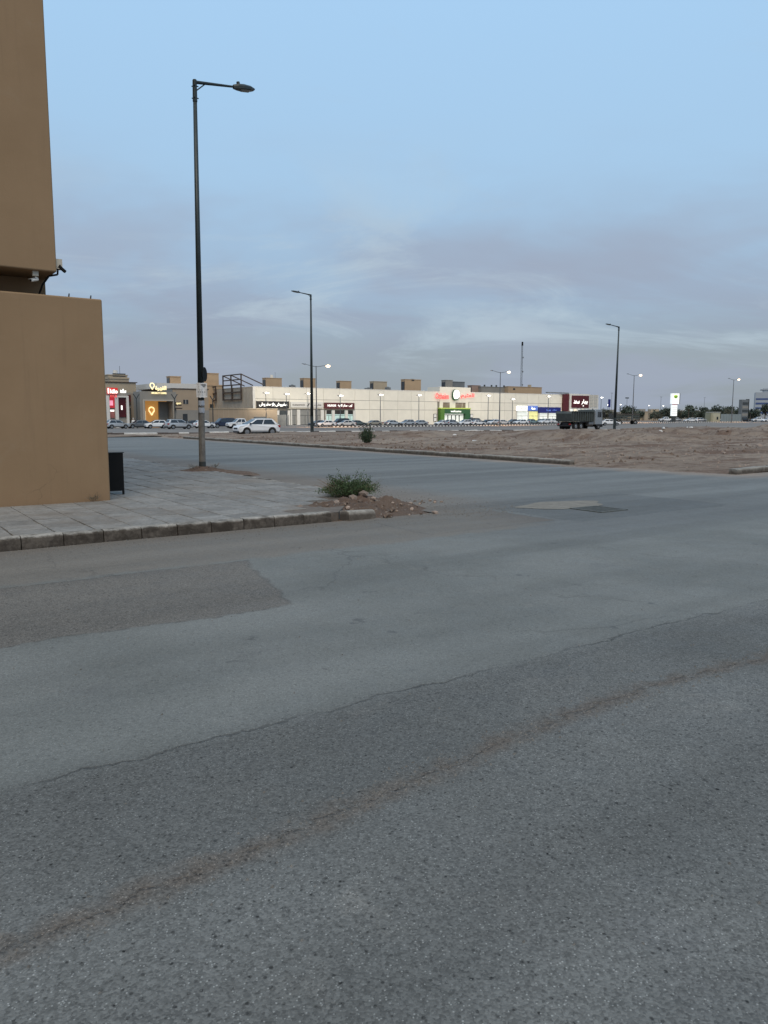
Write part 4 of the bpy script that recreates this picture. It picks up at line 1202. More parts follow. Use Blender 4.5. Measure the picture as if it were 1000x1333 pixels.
MB().box(cx(214), cx(225.4), 3.0, 3.59, -1, cot - .3).obj('grey_side_wall', M_GREYST, cf)
MB().box(cx(189.6), cx(197), 3.2, 3.59, -1, cot * .62).obj('counter_frame', mat('lit_counter', (.4, .2, .1), .6, .3, 2, emit=(1, .5, .2), estr=.35), cf)
MB().box(cx(190.4), cx(194.5), 3.1, 3.195, -.6, cot * .50).obj('counter_window', M_WIN, cf)
MB().box(cx(195.3), cx(196.3), 3.1, 3.195, .2, cot * .55).obj('light_strip', M_LETY, cf)
MB().box(0, CL, 4.01, 16, -1, czt - .3).obj('rear_wall', M_BEIGE, cf)
MB().box(cx(209), cx(218), .1, .5, czt, czt + .6).box(CL * .75, CL * .95, 1, 4, czt + .01, czt + .5).obj('roof_unit', M_GREYB, cf)
def pin(t, x, z, r, y, m, nm='pin_emblem'):
    mb = MB(); n = 18
    for k in range(n):
        a0, a1 = math.pi * (-.28) + math.pi * 1.56 * k / n, math.pi * (-.28) + math.pi * 1.56 * (k + 1) / n
        mb.bar((x + r * math.cos(a0), y, z + r * math.sin(a0)), (x + r * math.cos(a1), y, z + r * math.sin(a1)), .12, r * .42)
    for sx in (-1, 1): mb.bar((x + sx * r * .62, y, z - r * .77), (x, y, z - r * 1.9), .12, r * .40)
    return mb.obj(nm, m, t)
st = thing_uv('cafe_sign', 'lit yellow cafe lettering with a map pin emblem on the stone pavilion roof edge', 'sign', ca0 + cx(196), CV - .3, z=ZP(206, 512.5, CV))
SL = cx(217) - cx(196)
lettering('القهوة', SL * .32, SL, .45, 1.5, 0, M_LETY, st, .12, .02)
lettering('SPECIALTY COFFEE', SL * .08, SL, -.1, .22, 0, M_LETY, st, .1, .02)
pin(st, SL * .14, 1.55, .42, 0, M_LETY)
pin(thing_uv('wall_light', 'glowing yellow map pin light inside the cafe portal', 'light', ca0 + cx(205), CV + 3.4, z=0), 0, ZP(205, 533.5, CV), .55, 0, M_LETY)
t, L, zt = bx_uv('lit_signboard', 'small lit white sign board right of the cafe portal', 'sign', 229, 237, 523.5, CV - 1, .2, M_RUST, z0=ZP(233, 528.6, CV), part='board')
lettering('open', L * .1, L * .9, ZP(233, 527.6, CV), ZP(233, 524.4, CV), -.002, M_LETY, t)
MB().box(L * .1, L * 1.1, .0, 1.0, ZP(233, 532.5, CV), ZP(233, 531, CV)).obj('awning', M_RUST, t)
# wing between cafe and red shop
t, L, zt = bx_uv('dark_wing', 'dark stone wing between the cafe and the red shop', 'building', 164, 184.5, 511.5, 156, 14, M_GREYST)
MB().box(0, L, -.25, -.002, zt * .62, zt * .70).obj('shade_edge', M_RUST, t)
MB().box(L * .0, L * .42, -.2, -.002, zt * .72, zt * .92).obj('maroon_fascia', M_MAROON, t)
for a, b, m in ((.05, .20, M_WIN), (.26, .42, M_WIN), (.50, .62, M_ORANGEIN), (.66, .90, M_WARMIN)): MB().box(L * a, L * b, -.12, -.002, -.8, zt * .52).obj('window', m, t)
RV = 146.0
t, L, zt = bx_uv('red_shop', 'stone fronted shop with tall dark red windows and grey piers', 'building', 120, 167.5, 511.5, RV, 10, M_GREYST)
r0 = U(120, RV)
def rx(px): return U(px, RV) - r0
oz = ZP(152, 517.5, RV)
for a, b in ((138.3, 142.5), (149.8, 154), (164.5, 167.5)): MB().box(rx(a), rx(b), -.5, -.002, -1, oz + .3).obj('pier', M_TRIM, t)
MB().box(rx(154), rx(167.5), -.48, -.004, oz, oz + .28).obj('pier_head', M_TRIM, t)
MB().box(rx(143), rx(149.6), -.15, -.004, ZP(146, 531, RV), oz).obj('window', M_REDIN, t)
MB().box(rx(143.2), rx(147.5), -.22, -.152, ZP(146, 528, RV), ZP(146, 521.5, RV)).obj('lit_poster', mat('pink_lit_poster', (.7, .3, .4), .5, .2, 1.5, emit=(1, .35, .5), estr=.6), t)
MB().box(rx(143.2), rx(149), -.2, -.004, ZP(146, 544, RV), ZP(146, 533, RV)).obj('shop_window', mat('dim_interior', (.12, .05, .05), .4, .6, .8, emit=(.5, .18, .15), estr=.25), t)
MB().box(rx(143.5), rx(148.7), -.24, -.202, ZP(146, 535.8, RV), ZP(146, 533.5, RV)).obj('light_strip', M_LETW, t)
MB().box(rx(154.3), rx(164.2), -.15, -.004, ZP(159, 543, RV), oz - .1).obj('window', mat('dark_red_glass', (.07, .008, .012), .25, .3, .5), t)
MB().box(rx(157.8), rx(159.6), -.25, -.155, ZP(159, 533.5, RV), ZP(159, 528, RV)).obj('lit_panel', M_LETW, t)
rs = thing_uv('shop_sign', 'red glowing shop sign with white letters over the dark red windows', 'shop sign', r0 + rx(140.3), RV - .7, z=ZP(147, 516.5, RV))
RL = rx(153) - rx(140.3)
lettering('1', 0, RL * .14, .55, 1.5, 0, M_LETW, rs, .12, .02); lettering('kilo', RL * .26, RL, .55, 1.35, 0, M_LETW, rs, .12, .02)
MB().box(-.1, RL + .1, .12, .25, .42, 1.62).obj('board', mat('red_glow_board', (.5, .02, .02), .5, .1, emit=(1, .08, .06), estr=.25), rs)
lettering('K I L O', RL * .28, RL * .92, -.15, .28, .1, M_LETR, rs, .1, .02)
lp = thing_uv('roof_sign', 'small white lit sign on the roof edge beside the red shop', 'sign', r0 + rx(159), RV + .3, z=zt)
MB().prism([(0, 0), (1.0, 0), (1.05, .5), (.7, .35), (.5, .8), (.3, .4), (0, .6)], 0, .15).obj('letters', M_LETW, lp)

# ---------------- houses behind, each with a stair room on the roof
def house(label, px0, px1, pyt, v, m, room_m=None, base_top=9.0, dark=True, depth=None, wide=.0, extra=None):
    s0, s1 = U(px0 + (5.5 if dark else 0), v), U(px1, v); zt = ZP((px0 + px1) / 2, pyt, v)
    t = thing_uv('house', label, 'house', s0, v, z=0)
    L = s1 - s0; D = depth or 2.7
    MB().box(-wide, L + wide, -1, D + 10, -1, base_top).obj('wall', m, t)
    MB().box(-wide - .12, L + wide + .12, -1.12, D + 10.12, base_top + .002, base_top + .35).obj('parapet', m, t)
    r = MB().box(0, L, 0, D, base_top + .352, zt).obj('stair_room', room_m or m, t)
    MB().box(-.12, L + .12, -.12, D + .12, zt + .002, zt + .18).obj('roof_slab', room_m or m, r)
    if dark:
        h = zt - base_top
        MB().box(-.10, -.002, D * .12, D * .88, base_top + .36, zt - h * .14).obj('side_opening', M_WIN, r)
    for k in range(2 if wide > 0 else 1):
        MB().box(L * .25 + k * L * .4, L * .25 + 1.1 + k * L * .4, -1.08, -1.002, 3.6, 5.2).obj('window', M_WIN, t)
    if extra: extra(t, L, D, zt)
    return t
def tank(t, L, D, zt):
    MB().tube((L * .45, D * .4, zt + .19), (L * .45, D * .4, zt + 1.2), .55, .5, 10).obj('water_tank', M_TRIM, t)
    MB().tube((L * .7, D * .5, zt + .19), (L * .7, D * .5, zt + 2.2), .04).obj('antenna', M_DARKG, t)
house('sandy house with a water tank on its roof room, above the black shop sign', 341.5, 367.5, 493.2, 232, M_TAN, wide=2.5, base_top=10.4, extra=tank)
house('sandy roof room house seen just left of the unlit lamp on the verge', 390.5, 411, 493.5, 232, M_TAN, wide=2, base_top=10.4)
house('tan roof room house above the maroon shop sign', 437.5, 457.5, 497, 234, M_TAN, wide=2, base_top=10.4)
house('tan roof room house in the middle of the long cream building', 481, 503.5, 497.6, 236, M_TAN2, wide=2, base_top=10.6)
house('sandy house with the highest roof room, left of the raised parapet', 521.5, 547.5, 495, 236, M_TAN, wide=3, base_top=10.5, extra=lambda t, L, D, zt: MB().box(L * .4, L * .56, -.1, .6, zt - .4, zt + .3).obj('roof_unit', M_WIN, t))
house('grey beige roof room house above the supermarket logo', 574, 588.5, 495.8, 236, M_GREYST, wide=.5, base_top=11)
house('dark grey clad house to the right above the supermarket logo', 589.2, 604, 498, 238, M_GREYB, dark=False, base_top=11)
house('pinkish brown roof house right of the raised parapet', 608, 624.5, 502.5, 238, M_PINK, wide=1, base_top=10.5)
house('low wide roofed house with small dark units, left of the lattice mast', 626, 662, 504.6, 236, M_GREYST, wide=0, base_top=9.8, dark=False,
      extra=lambda t, L, D, zt: [MB().box(L * a, L * a + .5, 0, .5, zt + .18, zt + .9).obj('roof_unit', M_DARKG, t) for a in (.1, .35, .52, .8)])
house('low tan house to the right of the lattice mast', 660.5, 704, 504.5, 234, M_TAN, wide=0, base_top=9.8, dark=False,
      extra=lambda t, L, D, zt: [MB().box(L * .14, L * .20, -.05, -.002, zt - 1.3, zt - .6).obj('small_window', M_WIN, t), MB().box(L * .62, L * .68, 0, 1, zt + .18, zt + 1.1).obj('roof_unit', M_TAN2, t)])
house('orange tan house with roof room left of the near lamp pole', 217.5, 237, 491.2, 200, M_TAN, wide=1, base_top=9.5)
house('orange tan house with roof room right of the near lamp pole', 267, 286, 487.2, 214, M_TAN, wide=1, base_top=10.5, dark=False)
t = house('beige two storey house with white roof tank above the red shop', 143, 168, 489.5, 178, M_TAN2, wide=0, base_top=10.0, dark=False, extra=tank)
L = U(176, 178) - U(143, 178)
MB().box(-4, L, -1.5, -1.002, -1, ZP(160, 499, 178)).obj('front_wall', M_TAN2, t)
MB().box(-4.2, L + .3, -1.7, -.9, ZP(160, 499, 178) + .002, ZP(160, 498, 178)).obj('cornice', M_RUST, t)
MB().box(1.0, 3.9, -.06, -.002, 10.6, 11.3).obj('window_strip', M_WIN, t)

# roof-edge clutter on the long building: low rails and units
for (px, w, h, lab) in ((379, 1.6, 1.1, 'dark roof unit behind the black shop sign'), (477, 2.2, .9, 'low dark roof unit left of the middle roof room'), (503.5, 1.5, 1.3, 'dark roof unit beside the middle roof room')):
    u, Y = on_v(px, MV + 12)
    t = thing_uv('roof_unit', lab, 'roof unit', u, MV + 12, z=TOP - .06)
    MB().box(0, w, 0, 1.2, .2, h + .25).obj('casing', M_GREYB, t, bevel=.05)
    MB().box(.1, .3, .1, 1.1, 0, .2).box(w - .3, w - .1, .1, 1.1, 0, .2).obj('foot', M_DARKG, t)
    MB().tube((w / 2, .6, h + .25), (w / 2, .6, h + .4), .4, .4, 10).obj('fan_cowl', M_DARKG, t)

# lattice mast
mu, mY = on_v(677.5, 330)
ms = thing_uv('lattice_mast', 'tall thin steel lattice mast behind the long cream building', 'mast', mu, 330, z=0)
MH = ZP(677.5, 447, 330)
for k in range(3):
    a = 2.094 * k + .3
    MB().bar((.75 * math.cos(a), .75 * math.sin(a), -1), (.45 * math.cos(a), .45 * math.sin(a), MH - 1.5), .11).obj('leg', M_DARKG, ms)
lat = MB(); NS = 22
for i in range(NS):
    for k in range(3):
        a0, a1 = 2.094 * k + .3, 2.094 * (k + 1) + .3
        za, zb = (MH - 2) * i / NS, (MH - 2) * (i + 1) / NS
        ra, rb = .75 - .3 * i / NS, .75 - .3 * (i + 1) / NS
        lat.bar((ra * math.cos(a0), ra * math.sin(a0), za), (rb * math.cos(a1), rb * math.sin(a1), zb), .065)
        lat.bar((rb * math.cos(a0), rb * math.sin(a0), zb), (rb * math.cos(a1), rb * math.sin(a1), zb), .065)
stuff(lat.obj('lattice', M_DARKG, ms))
MB().tube((0, 0, MH - 2.2), (0, 0, MH), .6, .5, 10).obj('antenna_drum', M_BLACK, ms)
for zz in (.45, .62, .8): MB().tube((0, -.6, MH * zz), (0, -.9, MH * zz), .5, .5, 12).obj('dish', M_GREYB, ms)

# ================================================================== RIGHT-HAND SKYLINE
def totem():
    u, Y = on_v(878, 150); k = Y / 995.
    t = thing_uv('fuel_totem', 'white fuel station totem with a yellow green mark', 'totem sign', u, 150, z=0, rz=R(-20))
    z = lambda py: ZP(878, py, 150)
    MB().box(-5.5 * k, 5.5 * k, 0, .9, z(526), z(512.5)).obj('upper_box', mat('lit_white_box', (.8, .8, .78), .5, .02, emit=(.95, 1, .97), estr=.62), t)
    MB().box(5.5 * k + .003, 5.5 * k + .3, .05, .85, z(526), z(512.5)).obj('side_edge', M_DARKG, t)
    MB().box(-4.6 * k, 3.4 * k, .1, .8, z(541.5), z(527)).obj('price_panel', MATS['lit_white_box'], t)
    MB().box(-4.6 * k, 3.4 * k, .05, .09, z(527.3), z(526.6)).obj('red_line', mat('red_line', (.5, .05, .05)), t)
    for j in range(4): MB().box(-4.2 * k, 3.0 * k, .085, .097, z(530.5 + j * 2.7), z(530.2 + j * 2.7)).obj('price_line', M_GREYDOOR, t)
    MB().box(-3.0 * k, 2.2 * k, .2, .7, -.6, z(541.6)).obj('footing', M_DARKG, t)
    pts = [(2.9 * k * math.cos(a), z(516.2) + 1.9 * k * math.sin(a) * (1 if math.sin(a) > 0 else 1.4)) for a in np.linspace(0, 2 * math.pi, 24, endpoint=False)]
    MB().prism(pts, -.06, -.002).obj('lime_mark', mat('lime_mark', (.45, .6, .08), .5, .05, emit=(.65, .9, .12), estr=.4), t)
    MB().prism([(-2.6 * k, z(516.5)), (2.6 * k, z(516.0)), (1.8 * k, z(517.6)), (0, z(518.4)), (-1.8 * k, z(517.8))], -.10, -.062).obj('green_mark', mat('green_mark', (.1, .3, .05), .5, .05), t)
totem()
t, L, zt = bx_uv('stone_totem', 'tall dark stone totem slab in front of the far trees', 'totem sign', 964, 973.5, 520.5, 170, 1.2, M_GREYB)
for k in range(5): MB().box(L * .12, L * .88, -.06, -.002, .8 + k * zt * .17, .8 + k * zt * .17 + zt * .11).obj('panel', M_GREYST if k % 2 else M_DARKG, t)
MB().box(L - .35, L + .02, -.08, 1.25, -.5, zt + .25).obj('edge_fin', M_BLACK, t)
t, L, zt = bx_uv('office_building', 'grey white office building with blue window bands at the right edge', 'building', 981, 1110, 513.5, 195, 14, mat('pale_grey_panel', (.34, .37, .40), .5, .05, .3))
t.rotation_euler.z = R(-24); L = 28.
for k, (a, b) in enumerate(((519, 521), (524.5, 526.8), (530.5, 532.2), (536.5, 538.5))):
    MB().box(.3, L, -.08, -.002, ZP(990, b, 195), ZP(990, a, 195)).obj('window_band', mat('blue_glass', (.05, .09, .22), .2, .15, .4), t)
MB().box(L * .12, L * .5, 2, 12, zt, zt + 1.9).box(L * .08, L * .6, 1.5, 13, zt + 1.2, zt + 1.5).obj('roof_plant', MATS['pale_grey_panel'], t)
MB().box(L * .25, L * .35, 1.9, 1.99, zt + .2, zt + 1.0).obj('louvre', M_DARKG, t)
t, L, zt = bx_uv('kiosk', 'small cream kiosk with a dark window by the far fence', 'kiosk', 928, 937, 536.8, 172, 3, mat('cream_kiosk', (.50, .46, .33), .7, .06))
MB().box(L * .5, L * .72, -.05, -.002, .8, 1.9).obj('window', M_WIN, t); MB().box(-.1, L + .1, -.2, 3.1, zt, zt + .15).obj('roof', M_TRIM, t)
t, L, zt = bx_uv('site_wall', 'low olive grey wall left of the cream kiosk', 'wall', 918, 927.5, 537.5, 173, .3, mat('olive_wall', (.20, .21, .16), .8, .1))
MB().box(-.1, L, -.05, .35, zt, zt + .1).obj('coping', M_GREYST, t)
fu0, fu1 = U(938, 168), U(964, 168)
fz = ZP(950, 538.6, 168)
fc = thing_uv('fence', 'pale grey mesh fence between the cream kiosk and the dark totem', 'fence', fu0, 168, z=0)
M_FENCE = mat('fence_grey', (.22, .25, .25), .6, .1, 1)
NF = 7
for i in range(NF + 1): MB().box((fu1 - fu0) * i / NF - .06, (fu1 - fu0) * i / NF + .06, -.06, .06, -.5, fz).obj('post', M_FENCE, fc)
for i in range(NF): MB().box((fu1 - fu0) * i / NF + .12, (fu1 - fu0) * (i + 1) / NF - .12, -.02, .02, -.2, fz - .15).obj('panel', M_FENCE, fc)
# blue banner sign, flood-light pole and the dim lamp posts beyond
t, L, zt = bx_uv('banner_sign', 'tall narrow blue banner sign beside the unlit lamp', 'sign', 791.3, 793.7, 520, 205, .3, M_BLUE, z0=ZP(792, 530, 205), part='banner')
MB().tube((L / 2, .15, -.5), (L / 2, .15, ZP(792, 530, 205)), .12, .1, 8).obj('pole', M_DARKG, t)
def post_lamp(label, px, pyt, v, lit, flood=False):
    u, Y = on_v(px, v); H = ZP(px, pyt, v)
    t = thing_uv('post_lamp', label, 'lamp post', u, v, group='lamp posts around the car park and far roads', z=0)
    MB().tube((0, 0, -.9), (0, 0, H), .11, .07, 8).obj('pole', M_GALV, t)
    if flood:
        MB().box(-.9, .9, -.3, .3, H, H + .45).obj('floodlight', M_DARKG, t)
    else:
        for sx in (-1, 1):
            MB().tube((0, 0, H - .3), (sx * .6, 0, H), .045, .04, 6).obj('arm', M_GALV, t)
            MB().box(sx * .6 - .22, sx * .6 + .22, -.14, .14, H - .02, H + .10).obj('lantern', M_LITW if lit and sx > 0 else M_GALV, t)
        if lit and 155 < v < 170:
            ld = bpy.data.lights.new('flood_light', 'SPOT'); ld.energy = 4300 if px > 410 else 2100; ld.color = (1, .90, .74); ld.spot_size = R(125); ld.spot_blend = .9; ld.shadow_soft_size = .3
            lo = bpy.data.objects.new('flood_light', ld); COL.objects.link(lo); lo.parent = t; lo.location = (0, .4, H + .02); lo.rotation_euler = (R(84), 0, 0)
        if lit: MB().ball((.1, 0, H + .02), .24, 8, 5, (1.3, 1, .8)).obj('bulb', M_LITW, t)
    return t
for px, py, v, lit, lab in ((443, 515.5, 158, True, 'slim lit car park lamp in front of the maroon shop sign'), (495, 514.5, 160, True, 'slim lit car park lamp by the plain cream panels'),
        (545, 515, 162, True, 'slim lit car park lamp left of the supermarket entrance'), (635, 515.5, 163, True, 'slim lit car park lamp right of the red arabic letters'),
        (666.5, 520, 164, True, 'slim lit car park lamp right of the twin arm lamp'), (713, 516.5, 164, True, 'slim lit car park lamp in front of the dark blue sign'), (781.5, 518, 166, True, 'slim lit lamp at the end of the maroon block'),
        (373, 513.5, 165, True, 'slim lit car park lamp above the black shop sign'), (401, 513, 166, True, 'slim lit car park lamp above the cream fascia'), (346.5, 512, 168, True, 'slim lit car park lamp above the left end of the black sign'),
        (790, 527.3, 260, True, 'far white light left of the blue banner'), (806.5, 527, 260, True, 'far white light right of the unlit lamp'), (843.5, 528.2, 265, True, 'far white light left of the fuel totem'), (862, 528.5, 265, True, 'far white light just left of the fuel totem'),
        (859, 517, 262, False, 'far unlit lamp post left of the fuel totem'), (915.5, 518, 268, False, 'far unlit lamp post right of the fuel totem'), (795, 512, 262, False, 'far unlit lamp post beside the blue banner')):
    post_lamp(lab, px, py, v, lit)
post_lamp('dark floodlight post between the unlit lamp and the fuel totem', 815, 519, 215, False, True)
for px, lab, v, top in ((178.5, 'dark forked post in front of the dark stone wing', 136, 513), (227.8, 'dark forked post at the right pier of the cafe', 138, 513.5), (277.3, 'dark forked post in front of the ribbed wall', 148, 515.5)):
    u, Y = on_v(px, v); H = ZP(px, top, v)
    t = thing_uv('forked_post', lab, 'lamp post', u, v, z=0, group='dark forked posts along the shops')
    MB().tube((0, 0, -.9), (0, 0, H - .8), .13, .10, 8).obj('pole', M_DARKG, t)
    for sx in (-1, 1): MB().bar((0, 0, H - .85), (sx * .55, 0, H), .14).obj('fork', M_DARKG, t)

# ================================================================== VEHICLES
M_TYRE = mat('tyre_rubber', (.014, .014, .014), .85, .15, 20)
M_RIM = mat('alloy_rim', (.30, .31, .32), .35, .1, 10, metal=.7)
M_CGLASS = mat('car_glass', (.018, .022, .028), .08, .1, 2, spec=.7)
M_HEAD = mat('headlight_glass', (.55, .57, .58), .15, .05, spec=.7)
M_TAIL = mat('tail_light_red', (.30, .012, .012), .25, .05, spec=.6)
M_TRIMB = mat('black_trim', (.02, .02, .021), .6, .1)
def paint(name, c, met=0.): return mat(name, c, .28, .03, 2, metal=met, spec=.55)
PAINTS = {'white': paint('white_car_paint', (.66, .67, .68)), 'silver': paint('silver_car_paint', (.40, .41, .42), .4), 'grey': paint('grey_car_paint', (.13, .135, .14), .3),
          'black': paint('black_car_paint', (.014, .015, .017)), 'navy': paint('navy_car_paint', (.018, .026, .055), .2), 'green': paint('green_grey_car_paint', (.09, .11, .10), .3),
          'teal': paint('teal_grey_car_paint', (.20, .27, .27), .3), 'pearl': paint('pearl_car_paint', (.60, .56, .53)), 'beige': paint('beige_car_paint', (.33, .29, .23), .3)}
KINDS = {
 # lower body outline (front = +x), cabin base x, roof x, heights, wheels
 'sedan': dict(L=4.7, W=1.80, low=[(2.20, .24), (2.34, .42), (2.33, .60), (2.20, .74), (1.10, .94), (-1.45, .98), (-2.18, 1.02), (-2.33, .92), (-2.34, .52), (-2.24, .28)],
               cab=(-1.85, 1.15), roof=(-1.05, .35), zb=.93, zr=1.45, wx=(1.42, -1.36), r=.325),
 'hatch': dict(L=4.2, W=1.78, low=[(1.98, .24), (2.10, .45), (2.08, .66), (1.92, .82), (1.05, 1.00), (-1.95, 1.05), (-2.06, .95), (-2.10, .50), (-2.0, .28)],
               cab=(-1.98, 1.25), roof=(-1.62, .30), zb=.98, zr=1.55, wx=(1.28, -1.26), r=.33),
 'suv': dict(L=4.4, W=1.82, low=[(2.04, .30), (2.19, .48), (2.18, .72), (2.06, .90), (1.05, 1.07), (-2.02, 1.10), (-2.16, .98), (-2.20, .58), (-2.08, .34)],
             cab=(-2.06, 1.32), roof=(-1.46, .22), zb=1.04, zr=1.64, wx=(1.34, -1.32), r=.36),
 'big_suv': dict(L=4.95, W=1.95, low=[(2.32, .34), (2.46, .55), (2.45, .86), (2.34, 1.02), (1.25, 1.16), (-2.30, 1.18), (-2.42, 1.06), (-2.46, .60), (-2.34, .38)],
             cab=(-2.36, 1.30), roof=(-2.10, .52), zb=1.13, zr=1.88, wx=(1.52, -1.48), r=.40),
 'pickup': dict(L=5.3, W=1.86, low=[(2.46, .34), (2.64, .55), (2.62, .84), (2.48, 1.00), (1.45, 1.10), (-.60, 1.10), (-2.60, 1.10), (-2.64, .58), (-2.5, .42)],
             cab=(-.72, 1.50), roof=(-.45, .75), zb=1.07, zr=1.78, wx=(1.68, -1.55), r=.38),
}
def build_car(kind):
    K = KINDS[kind]; Wd = K['W']; r = K['r']
    root = bpy.data.objects.new('car', None); COL.objects.link(root)
    low = K['low']; ra = r + .07
    zs = low[0][1]
    pts = list(low)
    for cx_ in (K['wx'][1], K['wx'][0]):       # arches, going forward along the sill
        for k in range(9):
            a = math.pi - math.pi * k / 8
            z = r + ra * math.sin(a)
            pts.append((cx_ + ra * math.cos(a), max(z, zs - .02)))
    n = len(pts); ys = [-.5, -.47, .47, .5]
    mb = MB(); vs = []
    Lh = K['L'] / 2
    def shp(x, y, z, inner):
        k = 1.0
        if z > .85 * K['zb']: k *= 1 - .07 * min(1, (z - .85 * K['zb']) / (.2 * K['zb']))
        if z < .4: k *= .97
        e = max(0., (abs(x) - (Lh - .55)) / .55); k *= 1 - .13 * e * e
        return (x, y * Wd * k, z)
    for y in (-.5, .5): vs += [shp(x, y, z, 0) for x, z in pts]
    fs = [tuple(range(n)), tuple(range(2 * n - 1, n - 1, -1))] + [(i, n + i, n + (i + 1) % n, (i + 1) % n) for i in range(n)]
    body = mb.add(vs, fs).obj('body', PAINTS['white'], root, bevel=.045, seg=2)
    # cabin
    c0, c1 = K['cab']; q0, q1 = K['roof']; zb, zr = K['zb'] - .03, K['zr']
    yb, yr = Wd * .455, Wd * .355
    B = [(c0, -yb, zb), (c1, -yb, zb), (c1, yb, zb), (c0, yb, zb)]
    T = [(q0, -yr, zr - .04), (q1, -yr, zr - .05), (q1, yr, zr - .05), (q0, yr, zr - .04)]
    mid = ((q0 * .6 + q1 * .4), zr)
    cab = MB().add(B + T + [(mid[0], -yr * .96, zr), (mid[0], yr * .96, zr)],
                   [(0, 1, 5, 8, 4), (2, 3, 7, 9, 6), (1, 2, 6, 5), (3, 0, 4, 7), (4, 8, 9, 7), (8, 5, 6, 9), (3, 2, 1, 0)]).obj('cabin', PAINTS['white'], root, bevel=.09 if kind in ('suv', 'hatch') else .05, seg=3)
    def bil(q, s, t, off):
        A, Bq, C, D = map(Vector, q)
        p = (A * (1 - s) + Bq * s) * (1 - t) + (D * (1 - s) + C * s) * t
        nn = (Bq - A).cross(D - A).normalized()
        return p + nn * off
    def pane(name, q, s0, s1, t0, t1, sl0=0., sl1=0.):
        a = [bil(q, s0, t0, .006), bil(q, s1, t0, .006), bil(q, s1 + sl1, t1, .006), bil(q, s0 + sl0, t1, .006)]
        b = [bil(q, s0, t0, -.012), bil(q, s1, t0, -.012), bil(q, s1 + sl1, t1, -.012), bil(q, s0 + sl0, t1, -.012)]
        return MB().add(a + b, [(0, 1, 2, 3), (7, 6, 5, 4), (0, 4, 5, 1), (1, 5, 6, 2), (2, 6, 7, 3), (3, 7, 4, 0)]).obj(name, M_CGLASS, root)
    for sd_, q in ((-1, (B[0], B[1], T[1], T[0])), (1, (B[2], B[3], T[3], T[2]))):
        sp = [(.10, .50), (.54, .92)] if kind != 'pickup' else [(.12, .46), (.52, .90)]
        if sd_ > 0: sp = [(1 - b, 1 - a) for a, b in sp]
        for a, b in sp: pane('side_window', q, a, b, .12, .86)
        if kind in ('big_suv', 'suv', 'hatch'):
            MB().bar((q0 + .1, sd_ * yr * .92, zr + .02), (q1 - .1, sd_ * yr * .92, zr + .01), .035).obj('roof_rail', M_TRIMB, root)
    pane('windshield', (B[1], B[2], T[2], T[1]), .06, .94, .10, .92)
    pane('rear_window', (B[3], B[0], T[0], T[3]), .08, .92, .18 if kind == 'pickup' else .22, .88)
    if kind == 'pickup':
        MB().box(-2.52, -.80, -Wd * .42, Wd * .42, 1.02, 1.115).obj('bed_recess_shade', M_TRIMB, root)  # dark slab on the body top, painted shade for the sunken cargo bed
    # wheels
    for x in K['wx']:
        for sy in (-1, 1):
            y = sy * (Wd / 2 - .12)
            wv = MB()
            w = link('wheel', wv.tube((0, -.11, 0), (0, .11, 0), r, r, 20).mesh('wheel', M_TYRE, bevel=.03), root, (x, y, r))
            rm = MB().tube((0, sy * .085, 0), (0, sy * .118, 0), r * .66, r * .62, 14)
            for k in range(5):
                a = 2 * math.pi * k / 5
                rm.bar((0, sy * .122, 0), (r * .62 * math.cos(a), sy * .122, r * .62 * math.sin(a)), .06, .02)
            link('rim', rm.mesh('rim', M_RIM), w)
            MB().box(x - ra, x + ra, y - .20 if sy > 0 else y + .02, y - .02 if sy > 0 else y + .20, zs + .02, r + ra * .9).obj('wheel_well', M_TRIMB, root)
    # lights, bumpers, grille, mirrors, plates
    fx, fz = low[2]; lx = low[-3 if kind != 'pickup' else -2]
    zh = low[3][1]
    for sy in (-1, 1):
        MB().add([(low[3][0] + .03, sy * Wd * .30, zh - .02), (fx - .04, sy * Wd * .30, zh - .16), (fx - .32, sy * Wd * .468, zh - .14), (low[3][0] - .40, sy * Wd * .472, zh + .015),
                  (low[3][0] - .1, sy * Wd * .28, zh - .06), (fx - .2, sy * Wd * .28, zh - .18), (fx - .45, sy * Wd * .42, zh - .16), (low[3][0] - .5, sy * Wd * .42, zh - .02)],
                 [(0, 1, 2, 3), (4, 7, 6, 5), (0, 4, 5, 1), (1, 5, 6, 2), (2, 6, 7, 3), (3, 7, 4, 0)]).obj('headlight', M_HEAD, root)
        xr = low[-2][0]
        MB().box(xr + .0 - .015, xr + .26, sy * Wd * .40 - .10, sy * Wd * .40 + .09, K['zb'] - .26, K['zb'] - .06).obj('tail_light', M_TAIL, root)
        MB().box(c1 - .42, c1 - .26, sy * (yb + .02), sy * (yb + .20), zb + .04, zb + .20).obj('mirror', M_TRIMB, root, bevel=.03)
        MB().box(K['wx'][1] + ra, K['wx'][0] - ra, sy * Wd * .488 - .02, sy * Wd * .488 + .02, zs - .03, zs + .10).obj('sill', M_TRIMB, root)
    MB().box(low[0][0] - .12, low[1][0] - .005, -Wd * .38, Wd * .38, zs - .02, zs + .13).obj('front_bumper', M_TRIMB, root, bevel=.02)
    MB().box(fx - .12, fx + .008, -Wd * .26, Wd * .26, fz - .12, fz + .04).obj('grille', M_TRIMB, root)
    MB().box(low[-1][0] - .09, low[-1][0] + .15, -Wd * .38, Wd * .38, zs - .02, zs + .16).obj('rear_bumper', M_TRIMB, root, bevel=.02)
    MB().box(low[-2][0] - .018, low[-2][0] + .05, -.26, .26, .62, .74).obj('number_plate', M_TRIM, root)
    return root
PROTO = {k: build_car(k) for k in KINDS}
CH = {}
for o in bpy.data.objects:
    if o.parent: CH.setdefault(o.parent, []).append(o)
used_proto = set()
